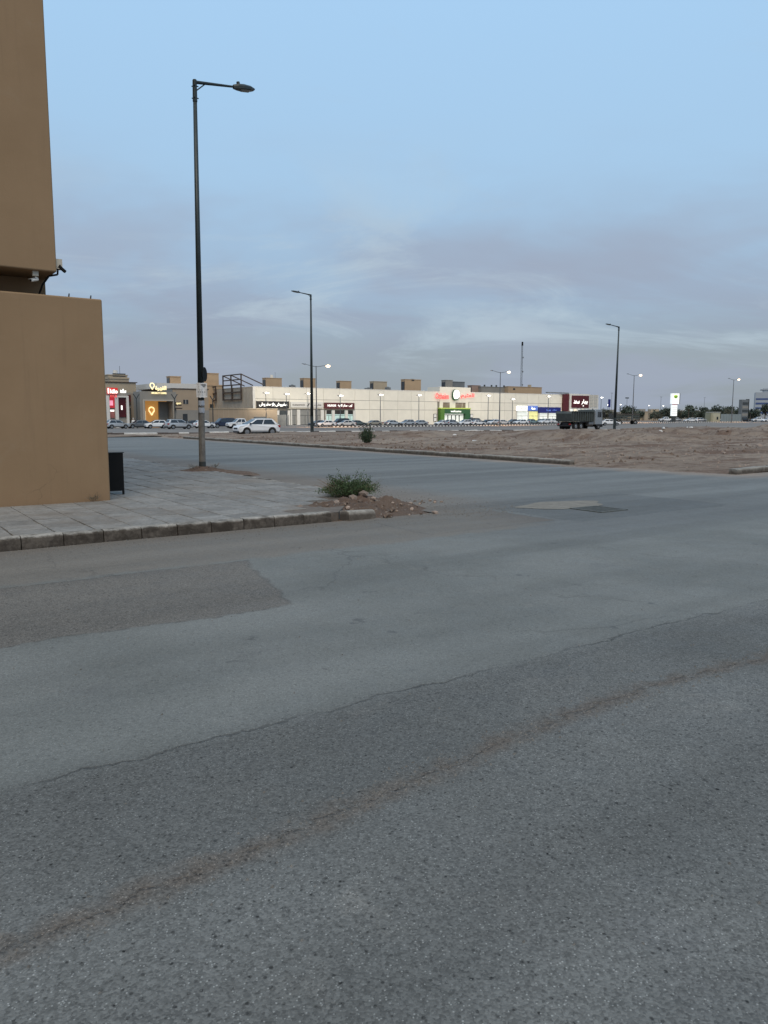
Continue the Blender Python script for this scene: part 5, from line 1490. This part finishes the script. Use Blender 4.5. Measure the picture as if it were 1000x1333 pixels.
def place_car(kind, color, px, v, rz, label, group, Y=None, name=None, z=None):
    root = PROTO[kind]
    if kind in used_proto: c = copy_tree(root, CH)
    else: used_proto.add(kind); c = root
    if Y is None: u, _ = on_v(px, v)
    else:
        X = (px - 500) / 995. * Y; u, v = CA * X + SA * Y, -SA * X + CA * Y
    x, y = W(u, v)
    c.location = (x, y, (Zuv(u, v) + .03) if z is None else z); c.rotation_euler = (0, 0, A35 + rz)
    c.name = name or {'pickup': 'pickup_truck'}.get(kind, 'parked_car')
    tag(c, label, 'pickup' if kind == 'pickup' else 'car', group)
    for o in [q for q in bpy.data.objects if q.parent == c] if False else kids_of(c):
        if o.name.split('.')[0] in ('body', 'cabin'):
            o.material_slots[0].link = 'OBJECT'; o.material_slots[0].material = PAINTS[color]
    return c
def kids_of(c): return list(c.children)
PI = math.pi
GP, GS, GF, GL = 'cars parked in front of the long cream building', 'cars beside the cafe and shops at the left', 'cars on the far road at the right', 'vehicles'
# nearest car on the sand verge
near_car = place_car('suv', 'white', 333.5, 60.2, PI - R(3), 'white compact SUV on the sand verge beside the striped kerb, the nearest car', 'cars on the verge and main road', z=None)
near_car.scale = (.87, .87, .90)
place_car('hatch', 'silver', 232.5, 116.5, 0 + R(3), 'silver hatchback driving right on the main road below the cafe', 'cars on the verge and main road', name='moving_car')
CARS = [
 ('suv', 'silver', 152, 128, 0, 'grey silver estate car in front of the red shop', GS), ('sedan', 'grey', 181, 133, PI, 'dark grey car low between the red shop and the cafe', GS),
 ('suv', 'white', 203, 130, PI, 'white SUV facing left in front of the orange cafe portal', GS), ('sedan', 'black', 249, 139, PI, 'black car just left of the near lamp pole, behind the silver hatchback', GS),
 ('suv', 'white', 265.5, 132, 0, 'white SUV partly hidden behind the near lamp pole', GS), ('big_suv', 'navy', 290, 136, PI, 'dark navy large SUV in front of the ribbed wall', GS),
 ('pickup', 'white', 314, 125, PI, 'white pickup behind the nearest white SUV', GS),
 ('sedan', 'grey', 414, 158, PI, 'grey car behind the unlit lamp on the verge', GP), ('sedan', 'white', 424, 149.5, PI, 'white saloon right of the unlit lamp on the verge', GP),
 ('big_suv', 'black', 442.5, 158.5, PI, 'black tall four wheel drive under the maroon shop sign', GP), ('sedan', 'pearl', 450, 149.8, PI, 'pearl white saloon under the maroon shop sign', GP),
 ('sedan', 'green', 465, 158, 0, 'dark green grey saloon right of the maroon shop sign', GP), ('sedan', 'beige', 486, 159, PI, 'beige grey saloon parked above the round shrub', GP),
 ('sedan', 'silver', 511, 159, 0, 'silver saloon parked alone right of the round shrub', GP), ('hatch', 'silver', 530, 158, PI, 'silver hatchback left of the slim lamp near the entrance', GP),
 ('sedan', 'silver', 546, 160, PI, 'silver saloon right beside the slim lamp near the entrance', GP), ('sedan', 'white', 576, 157, PI, 'white saloon at the left side of the green entrance', GP),
 ('hatch', 'silver', 588.5, 153, 0, 'silver hatchback right in front of the green entrance', GP), ('hatch', 'white', 605, 155, PI, 'small white hatchback at the right side of the green entrance', GP),
 ('big_suv', 'black', 620, 163, 0, 'black large SUV behind a white car right of the green entrance', GP), ('sedan', 'white', 621.5, 154, 0, 'white saloon in front of the black large SUV', GP),
 ('sedan', 'black', 634, 165, PI, 'black saloon left of the slim lamp right of the entrance', GP), ('hatch', 'white', 643, 158, PI, 'white hatchback left of the twin arm lamp', GP),
 ('sedan', 'pearl', 653.5, 153, 0, 'pearl saloon at the foot of the twin arm lamp', GP), ('suv', 'grey', 667, 160, PI, 'grey SUV left of the lit white shop sign', GP),
 ('sedan', 'white', 678, 154, PI, 'white saloon below the lit white shop sign', GP), ('suv', 'teal', 693, 156, 0, 'teal grey SUV below the light blue sign', GP),
 ('sedan', 'grey', 704, 162, PI, 'grey saloon behind others below the dark blue sign', GP), ('hatch', 'white', 709, 155, PI, 'white hatchback below the dark blue sign', GP),
 ('suv', 'white', 721, 156, 0, 'white SUV just left of the tipper truck', GP),
]
for k in CARS: place_car(k[0], k[1], k[2], k[3], k[4] + R(random.Random(k[2]).uniform(-5, 5)), k[5], k[6])
RC = [('sedan', 'white', 794, 178, 0, 'white saloon between the tipper truck and the flatbed trailer'), ('pickup', 'white', 867, 282, PI, 'white pickup below the fuel station totem'),
      ('sedan', 'silver', 879.5, 320, 0, 'silver car behind the white pickup below the totem'), ('sedan', 'white', 899, 262, PI, 'white saloon right of the fuel station totem'),
      ('hatch', 'silver', 912, 300, 0, 'silver hatchback behind the white saloon, right of the totem'), ('sedan', 'white', 949, 330, PI, 'white saloon in front of the grey mesh fence'),
      ('sedan', 'black', 968.5, 310, 0, 'black saloon at the foot of the dark stone totem'), ('pickup', 'white', 987.5, 290, PI, 'white pickup in front of the office building'),
      ('sedan', 'white', 1000, 280, PI, 'white saloon at the right edge in front of the office building'), ('hatch', 'white', 932, 335, 0, 'small white hatchback left of the grey mesh fence')]
for k in RC: place_car(k[0], k[1], k[2], 0, -A35 + k[4] + R(random.Random(k[2]).uniform(-6, 6)), k[5], GF, Y=k[3])

# ------------------------------------------------------------------ tipper truck
M_TIP = mat('dark_grey_tipper', (.055, .065, .062), .6, .2, 2, bump=.1)
M_CABW = mat('dusty_white_cab', (.22, .25, .28), .5, .15, 1.5)
def wheel_at(root, x, y, r, w, sy):
    wl = link('wheel', MB().tube((0, -w / 2, 0), (0, w / 2, 0), r, r, 20).mesh('wheel', M_TYRE, bevel=.04), root, (x, y, r))
    MB().tube((0, sy * w * .45, 0), (0, sy * (w * .5 + .03), 0), r * .55, r * .42, 14).obj('rim', M_RIM, wl)
def tipper():
    u, _ = on_v(755.0, 65.6)
    t = thing_uv('tipper_truck', 'dark grey three axle tipper truck with a dusty white cab', 'truck', u, 65.6, z=lotZ(u, 65.6) - .02, rz=R(9))
    t.scale = (.92, .92, .95)
    Lb = 4.9
    MB().box(-3.75, 3.6, -.42, .42, .75, 1.05).obj('chassis', M_TRIMB, t)
    bd = MB().prism([(-3.95, 1.15), (1.35, 1.15), (1.75, 2.65), (1.35, 2.75), (1.25, 2.42), (-4.05, 2.42), (-4.2, 2.2)], -1.22, 1.22)
    b = bd.obj('tipper_body', M_TIP, t, bevel=.03)
    for k in range(10):
        for sy in (-1, 1): MB().box(-3.9 + k * .57, -3.76 + k * .57, sy * 1.285 - .065, sy * 1.285 + .065, 1.2, 2.40).obj('rib', M_TIP, b)
    for sy in (-1, 1): MB().box(-4.05, 1.3, sy * 1.27 - .09, sy * 1.27 + .09, 2.42, 2.52).obj('top_rail', M_TIP, b)
    MB().rock((-1.2, 0, 2.3), 1.0, 4, .35).rock((-2.7, .1, 2.25), .9, 9, .35).obj('earth_load', M_SOIL, t)
    cb = MB().prism([(1.95, .75), (3.85, .75), (3.92, 1.6), (3.72, 2.62), (3.5, 2.78), (2.05, 2.78), (1.95, 2.6)], -1.2, 1.2).obj('cab', M_CABW, t, bevel=.07, seg=2)
    for sy in (-1, 1):
        MB().box(2.55, 3.5, sy * 1.212 - .01, sy * 1.212 + .01, 1.75, 2.45).obj('side_window', M_CGLASS, t)
        MB().bar((3.75, sy * 1.25, 2.45), (3.95, sy * 1.45, 2.4), .05).box(3.85, 3.95, sy * 1.45 - .12, sy * 1.45 + .12, 1.75, 2.4).obj('mirror', M_TRIMB, t)
        MB().box(3.86, 3.96, sy * .85 - .2, sy * .85 + .2, .85, 1.05).obj('headlight', M_HEAD, t)
        MB().box(2.25, 3.4, sy * 1.215 - .02, sy * 1.215 + .02, .55, .78).obj('step', M_TRIMB, t)
        MB().tube((.3, sy * .95, .85), (1.5, sy * .95, .85), .28, .28, 12).obj('fuel_tank', M_GALV, t)
        MB().box(-3.6, .9, sy * 1.0 - .12, sy * 1.0 + .12, 1.04, 1.12).obj('mudguard', M_TRIMB, t)
        for x in (-2.85, -1.55, 2.95): wheel_at(t, x, sy * .98, .52, .34, sy)
    MB().add([(3.90, -1.05, 1.68), (3.90, 1.05, 1.68), (3.735, 1.0, 2.52), (3.735, -1.0, 2.52), (3.8, -1.05, 1.68), (3.8, 1.05, 1.68), (3.63, 1, 2.52), (3.63, -1, 2.52)],
             [(0, 1, 2, 3), (7, 6, 5, 4), (0, 4, 5, 1), (1, 5, 6, 2), (2, 6, 7, 3), (3, 7, 4, 0)]).obj('windshield', M_CGLASS, t)
    MB().box(3.75, 4.02, -1.2, 1.2, .42, .82).obj('bumper', M_TRIMB, t, bevel=.04)
    MB().box(3.88, 3.945, -.7, .7, 1.1, 1.5).obj('grille', M_TRIMB, t)
    MB().box(-3.95, -3.8, -1.1, 1.1, .55, .72).obj('rear_bar', M_TRIMB, t)
    for sy in (-1, 1): MB().box(-4.0, -3.955, sy * .9 - .15, sy * .9 + .15, .74, .9).obj('tail_light', M_TAIL, t)
    MB().tube((1.85, -.8, 1.0), (1.85, -.8, 2.9), .07, .07, 10).obj('exhaust', M_GALV, t)
tipper()
def trailer():
    Y = 196; px = 812
    X = (px - 500) / 995. * Y; u, v = CA * X + SA * Y, -SA * X + CA * Y
    t = thing_uv('flatbed_trailer', 'dark rusty flatbed trailer standing on the far road right of the unlit lamp', 'trailer', u, v, rz=-A35 + R(6))
    M = mat('dark_rust', (.06, .055, .048), .7, .25, 2)
    MB().box(-3.6, 3.6, -1.2, 1.2, 1.0, 1.25).obj('deck', M, t)
    for k in range(8):
        for sy in (-1, 1): MB().box(-3.55 + k, -3.42 + k, sy * 1.16 - .04, sy * 1.16 + .04, 1.25, 2.75).obj('stake', M, t)
    for sy in (-1, 1):
        for zz in (1.4, 1.9, 2.4): MB().box(-3.58, 3.58, sy * 1.22 - .02, sy * 1.22 + .02, zz, zz + .32).obj('side_board', M_TIP if zz < 2 else M, t)
        for x in (-2.6, -1.4, 2.6): wheel_at(t, x, sy * .95, .5, .32, sy)
    MB().box(-3.6, -3.4, -1.2, 1.2, 1.26, 2.8).obj('headboard', M, t)
trailer()

# person in a white robe by the shops
def person():
    u, _ = on_v(173.5, 137)
    t = thing_uv('person', 'person in a long white robe standing by the parked cars near the red shop', 'person', u, 137, z=Zuv(U(173.5, 137), 137) + .034)
    me = bpy.data.meshes.new('body')
    J = [(0, 0, .95), (0, 0, 1.2), (0, 0, 1.42), (0, -.01, 1.52), (0, -.01, 1.63), (-.2, 0, 1.40), (-.26, .02, 1.13), (-.25, -.06, .90), (-.25, -.08, .80), (.2, 0, 1.40), (.26, .02, 1.13), (.25, -.06, .90), (.25, -.08, .80),
         (-.09, 0, .88), (-.10, 0, .48), (-.10, .02, .07), (-.10, -.14, .035), (.09, 0, .88), (.10, 0, .48), (.10, .02, .07), (.10, -.14, .035), (0, -.01, 1.72)]
    Rr = [.16, .15, .16, .055, .09, .065, .048, .036, .035, .065, .048, .036, .035, .10, .065, .045, .035, .10, .065, .045, .035, .075]
    E = [(0, 1), (1, 2), (2, 3), (3, 4), (4, 21), (2, 5), (5, 6), (6, 7), (7, 8), (2, 9), (9, 10), (10, 11), (11, 12), (0, 13), (13, 14), (14, 15), (15, 16), (0, 17), (17, 18), (18, 19), (19, 20)]
    me.from_pydata(J, E, [])
    me.materials.append(mat('skin', (.28, .16, .10), .6, .05))
    o = link('body', me, t)
    sk = o.modifiers.new('skin', 'SKIN')
    for i, d in enumerate(me.skin_vertices[0].data): d.radius = (Rr[i], Rr[i]); d.use_root = (i == 0)
    o.modifiers.new('sub', 'SUBSURF').levels = 1
    rb = MB(); vs = []; prof = [(.08, .28, .20), (.5, .25, .19), (.95, .23, .18), (1.25, .23, .16), (1.44, .20, .12), (1.50, .09, .085)]; n = 14
    for z, a, b in prof: vs += [(a * math.cos(2 * PI * k / n), b * math.sin(2 * PI * k / n), z) for k in range(n)]
    rb.add(vs, [(j * n + k, j * n + (k + 1) % n, (j + 1) * n + (k + 1) % n, (j + 1) * n + k) for j in range(len(prof) - 1) for k in range(n)])
    for s in (-1, 1): rb.tube((s * .17, 0, 1.40), (s * .265, .02, 1.12), .085, .07, 10).tube((s * .265, .02, 1.12), (s * .25, -.06, .88), .07, .06, 10)
    rb.obj('robe', mat('white_cloth', (.62, .62, .60), .9, .05), t, smooth=True)
    MB().ball((0, .01, 1.70), .105, 12, 8, (1, 1.05, 1.05)).obj('head_cloth', MATS['white_cloth'], t, smooth=True).location = (0, .025, .02)
person()

# ================================================================== PLANTS
def leaf_mat(name, c0, c1):
    g = NB(name)
    n = g.noise(2.5, 3); n2 = g.noise(30, 2)
    gi = g.N.new('ShaderNodeNewGeometry')
    rp = gi.outputs['Random Per Island']
    c = g.mix(rp, c0, c1)
    c = g.scale(c, g.rng(n, .3, .7, .8, 1.2))
    m = g.done(c, .65, None, .3)
    return m
M_LEAF = leaf_mat('bush_leaves', (.034, .062, .026), (.088, .135, .058))
M_LEAF2 = leaf_mat('shrub_leaves', (.024, .042, .024), (.060, .092, .050))
M_TREE = leaf_mat('tree_leaves', (.040, .055, .040), (.090, .108, .078))
M_TREE2 = leaf_mat('dry_tree_leaves', (.075, .080, .055), (.135, .132, .098))
M_TWIG = mat('dry_twig', (.16, .12, .085), .9, .25, 20)
M_BARK = mat('bark', (.10, .075, .055), .9, .25, 10)
def leaf(mb, p, d, L, wd, rn):
    d = Vector(d).normalized(); s = d.orthogonal().normalized()
    s.rotate(Matrix.Rotation(rn.uniform(0, 6.28), 3, d))
    p = Vector(p); n = d.cross(s) * (L * .12)
    mb.add([p, p + d * L * .5 + s * wd / 2 + n, p + d * L, p + d * L * .5 - s * wd / 2 + n], [(0, 1, 2, 3)])
def bush(name, label, u, v, z, rx_, ry_, rz_, nst, nleaf, L, wd, m, droop=.0, seed=1, upright=.3, twigs=0, f0=.22, spike=.35):
    rn = random.Random(seed)
    t = thing_uv(name, label, 'bush', u, v, z=z)
    st = MB(); lf = MB()
    for i in range(nst):
        a = rn.uniform(0, 2 * PI); e = rn.random() ** .6; out = e
        tip = Vector((rx_ * out * math.cos(a), ry_ * out * math.sin(a), rz_ * (math.sqrt(max(0.02, 1 - out * out * .85)) * rn.uniform(.45, 1.0) * (1.0 + .25 * math.sin(a * 2 + seed) + (spike if rn.random() < .08 else 0)))))
        kk = rn.uniform(.05, .35); p0 = Vector((rx_ * kk * math.cos(a), ry_ * kk * math.sin(a), 0))
        mid = p0.lerp(tip, .5) + Vector((rn.uniform(-.05, .05), rn.uniform(-.05, .05), rz_ * .16))
        pts = [p0, mid, tip]
        r = .006 * rz_ / .5
        for q in range(2): st.tube(pts[q], pts[q + 1], r * (1 - .35 * q), r * (.65 - .35 * q), 4, cap=False)
        for k in range(nleaf):
            f = rn.uniform(f0, 1.04)
            p = p0.lerp(mid, f * 2) if f < .5 else mid.lerp(tip, f * 2 - 1)
            p = p + Vector((rn.gauss(0, .035), rn.gauss(0, .035), rn.gauss(0, .03))) * (rz_ / .5)
            if p.z < .01: p.z = .01 + rn.random() * .03
            d = (tip - p0).normalized() * .6 + Vector((rn.uniform(-1, 1), rn.uniform(-1, 1), rn.uniform(-.4, 1) + upright))
            leaf(lf, p, d, L * rn.uniform(.6, 1.25), wd * rn.uniform(.7, 1.2), rn)
    for i in range(twigs):
        a = rn.uniform(0, 2 * PI); k = rn.uniform(.75, 1.15)
        tip = Vector((rx_ * k * math.cos(a), ry_ * k * math.sin(a), rz_ * rn.uniform(.4, .85 + spike)))
        st.tube(tip * .45, tip, .003, .0015, 3, cap=False)
    st.obj('stems', M_TWIG if twigs else M_BARK, t)
    stuff(lf.obj('foliage', m, t, fix=False))
    return t
bush('wild_bush', 'low sprawling green bush growing from the broken pavement corner', 7.80, 12.30, .10, .64, .54, .40, 170, 34, .044, .018, M_LEAF, seed=3, twigs=90, spike=.12)
su, _ = on_v(482.5, 36.0)
bush('round_shrub', 'small upright dark green shrub on the sand lot by the side road kerb', su, 36.4, lotZ(su, 36.4), .47, .42, 1.02, 54, 22, .14, .042, M_LEAF2, seed=8, upright=1.1, twigs=16, f0=.02)
# dry weeds
for k, (u, v, zz, lab) in enumerate(((L1U + .35, L1V - .1, .2, 'small dry weed in the soil at the right foot of the near lamp'), (L1U - .35, L1V - .2, .2, 'small dry weed in the soil at the left foot of the near lamp'), (3.45, 13.87, .15, 'tiny dry weed at the foot of the beige wall'))):
    bush('dry_weed', lab, u, v, zz, .16, .14, .14, 16, 5, .03, .008, M_TREE2, seed=30 + k, twigs=14)

# far tree line at the right
def tree_proto(seed, m, h, w):
    rn = random.Random(seed)
    root = bpy.data.objects.new('tree', None); COL.objects.link(root)
    tr = MB(); tr.tube((0, 0, -.6), (.05, 0, h * .35), .14, .10, 6)
    cr = MB()
    cl = []
    for i in range(9):
        a = rn.uniform(0, 6.28); q = w * rn.uniform(.15, .62)
        c = Vector((q * math.cos(a), q * math.sin(a), h * rn.uniform(.35, .88))); cl.append((c, rn.uniform(.5, 1.05) * w * .42))
        tr.tube((.05, 0, h * .33), c, .07, .03, 5, cap=False)
    for c, r in cl:
        for k in range(70):
            d = Vector((rn.gauss(0, 1), rn.gauss(0, 1), rn.gauss(0, .8))).normalized()
            p = c + d * r * rn.uniform(.35, 1.05)
            leaf(cr, p, d + Vector((rn.uniform(-.6, .6), rn.uniform(-.6, .6), rn.uniform(-.4, .6))), rn.uniform(.3, .6), rn.uniform(.22, .42), rn)
    tr.obj('trunk', M_BARK, root); stuff(cr.obj('crown', m, root, fix=False))
    return root
def palm_proto(seed, h):
    rn = random.Random(seed)
    root = bpy.data.objects.new('palm', None); COL.objects.link(root)
    MB().tube((0, 0, -.5), (.1, 0, h), .22, .16, 8).obj('trunk', M_BARK, root)
    cr = MB()
    for i in range(26):
        a = rn.uniform(0, 6.28); el = rn.uniform(-.3, 1.2); p = Vector((.1, 0, h))
        d = Vector((math.cos(a) * math.cos(el), math.sin(a) * math.cos(el), math.sin(el)))
        s = Vector((-math.sin(a), math.cos(a), 0)); L = rn.uniform(1.6, 2.3); prev = p
        for q in range(5):
            nx = prev + d * L / 5; d = (d + Vector((0, 0, -.22))).normalized()
            w0, w1 = .28 * math.sin(PI * (q + .3) / 5.6), .28 * math.sin(PI * (q + 1.3) / 5.6)
            for sg in (-1, 1): cr.quad(prev, prev + s * sg * w0 - Vector((0, 0, w0 * .5)), nx + s * sg * max(w1, .01) - Vector((0, 0, w1 * .5)), nx)
            prev = nx
    cr.obj('fronds', M_TREE, root, fix=False)
    return root
TP = [tree_proto(1, M_TREE, 5.2, 2.6), tree_proto(2, M_TREE, 4.2, 2.4), tree_proto(3, M_TREE2, 4.4, 2.6), tree_proto(4, M_TREE, 6.0, 2.4)]
PP = [palm_proto(5, 5.2), palm_proto(6, 6.2)]
for o in TP + PP: CH[o] = list(o.children)
done_t = set()
def plant(proto, px, Y, sc, name, label, cat, grp, rn):
    c = proto if proto not in done_t else copy_tree(proto, CH); done_t.add(proto)
    X = (px - 500) / 995. * Y
    c.location = (X, Y, float(Zt(X, Y)) - .1); c.rotation_euler = (0, 0, rn.uniform(0, 6.28)); c.scale = (sc * rn.uniform(.9, 1.2),) * 2 + (sc,)
    c.name = name; tag(c, label, cat, grp)
rn = random.Random(77)
px = 783.
KT = ['tall dark green tree in the far tree line at the right', 'low dark green tree in the far tree line at the right', 'dry olive tree in the far tree line at the right', 'narrow dark tree in the far tree line at the right']
while px < 1012:
    k = rn.choice([0, 1, 2, 3, 1, 0])
    big = 1.0 if px > 890 else .82
    if not 838 < px < 846: plant(TP[k], px, rn.uniform(335, 400), rn.uniform(.85, 1.45) * big, 'far_tree', KT[k], 'tree', 'trees of the far tree line', rn)
    px += rn.uniform(2.0, 3.4)
for i, (px, Y, sc, lab) in enumerate(((960.5, 318, 1.0, 'palm left of the dark stone totem'), (895.5, 335, .95, 'palm right of the fuel station totem'), (901, 340, .88, 'second palm right of the fuel station totem, further right'),
        (817, 330, .72, 'low palm right of the unlit lamp'), (831, 335, .75, 'low palm between the unlit lamp and the twin arm lamp'), (851, 340, .72, 'low palm left of the fuel station totem'), (976, 320, .82, 'palm between the dark stone totem and the office'))):
    plant(PP[i % 2], px, Y, sc, 'palm_tree', lab, 'palm', 'palms along the far road', rn)
for px, w, h, Y, m, lab in ((822, 14, 4.2, 430, M_TAN2, 'far sandy house behind the trees, right of the unlit lamp'), (839, 12, 4.8, 440, M_GREYST, 'far grey house behind the trees below the twin arm lamp'), (856, 16, 4.6, 430, M_TAN2, 'far sandy house behind the trees, left of the fuel totem'),
        (902, 16, 5.4, 440, M_TRIM, 'far pale house behind the palms, right of the fuel totem'), (925, 12, 4.4, 430, M_GREYST, 'far grey house behind the cream kiosk'), (800, 14, 4.4, 440, M_GREYST, 'far grey house behind the flatbed trailer')):
    X = (px - 500) / 995. * Y
    t = thing('house', lab, 'house', (X, Y, 0), R(8))
    MB().box(-w / 2, w / 2, 0, 8, -.5, h).obj('wall', m, t)
    MB().box(-w / 2 - .1, w / 2 + .1, -.1, 8.1, h + .002, h + .3).box(-w * .2, w * .1, 2, 6, h + .302, h + 1.6).obj('roof', m, t)
    for k in (-.3, 0., .28): MB().box(w * k, w * k + 1.4, -.04, -.002, 1.4, 2.8).obj('window', M_WIN, t)

# ------------------------------------------------------------------ litter and stones on the sand
M_LIT = mat('litter_white', (.55, .54, .52), .7, .1, 20)
rn = random.Random(91)
def scrap(px, v, w, h, lab):
    u = U(px, v)
    t = MB(); a = [(rn.uniform(-1, 1) * .25, ) for _ in range(8)]
    t.add([(-w, -w * .5, 0), (w, -w * .6, .02), (w * .9, w * .5, 0), (-w * .8, w * .6, .01), (-w * .5, -w * .2, h), (w * .5, -.1 * w, h * .8), (w * .4, w * .3, h * .9), (-w * .4, w * .3, h * .7)],
          [(0, 3, 2, 1), (4, 5, 6, 7), (0, 1, 5, 4), (1, 2, 6, 5), (2, 3, 7, 6), (3, 0, 4, 7)])
    o = t.obj('litter', M_LIT); x, y = W(u, v)
    o.location = (x, y, lotZ(u, v) - .01); o.rotation_euler = (0, 0, rn.uniform(0, 6))
    tag(o, lab, 'litter', 'pale scraps of litter on the sand')
for k, (px, v, w, h, lab) in enumerate(((619, 33.5, .42, .10, 'long pale scrap of litter on the sand above the side road kerb'), (860, 42, .22, .16, 'small white bag on the sand lot below the fuel totem'), (864, 42.3, .2, .15, 'second white bag on the sand lot, touching the first'),
        (895, 43, .18, .16, 'white bag on the sand lot right of a pair of bags'), (899.5, 43, .26, .18, 'larger white bag on the sand lot right of a pair of bags'), (956, 33, .30, .12, 'flat pale scrap on the sand below the twin arm lamp at the right'),
        (927, 32, .16, .12, 'small pale scrap alone on the sand at the right'), (592, 47, .18, .1, 'tiny pale scrap on the sand below the green entrance'))): scrap(px, v, w, h, lab)
for k, (px, v, r, lab) in enumerate(((948, 25., .16, 'dark stone on the sand left of the right kerb'), (990, 21, .20, 'dark earth clod on the sand near the right edge'), (945, 17.5, .12, 'pale stone at the sand edge left of the right kerb'), (812, 19, .11, 'dark stone at the sand edge beyond the kerb end'), (760, 21.5, .14, 'earth clod just beyond the kerb end'))):
    u = U(px, v); o = MB().rock((0, 0, 0), r, 70 + k, .6).obj('stone', M_ROCK); x, y = W(u, v); o.location = (x, y, lotZ(u, v) + r * .2)
    tag(o, lab, 'stone')

# ------------------------------------------------------------------ names for the setting
SET = {'ground': 'wide flat desert ground reaching the horizon', 'road': 'worn grey asphalt road junction with a sandy open joint', 'sand_lot': 'bare brown sand lot beyond the junction at the right',
       'sand_verge': 'narrow sand verge before the main road', 'dirt_ground': 'bare dirt behind the paved corner', 'main_road': 'dusty asphalt main road in the distance', 'car_park': 'asphalt car park in front of the long cream building',
       'shop_forecourt': 'asphalt forecourt in front of the cafe and red shop', 'pavement_kerb': 'stained concrete kerb along the paved corner', 'side_road_kerb': 'old concrete kerb between the side road and the sand lot',
       'right_kerb': 'broken concrete kerb at the right edge of the junction', 'main_road_kerb': 'worn white and black kerb along the main road', 'car_park_kerb': 'striped black and white kerb of the car park', 'pavement': 'grey slab pavement at the near left corner',
       'soil_heap': 'heap of brown earth at the broken pavement corner', 'lamp_base_soil': 'small patch of brown soil round the near lamp foot', 'road_grit': 'loose grey grit on the asphalt', 'lot_pebbles': 'pebbles scattered over the sand lot', 'earth_clods': 'brown earth clods scattered over the sand lot'}
for o in list(SC.objects):
    if o.parent is None and o.name in SET: o['label'] = SET[o.name]
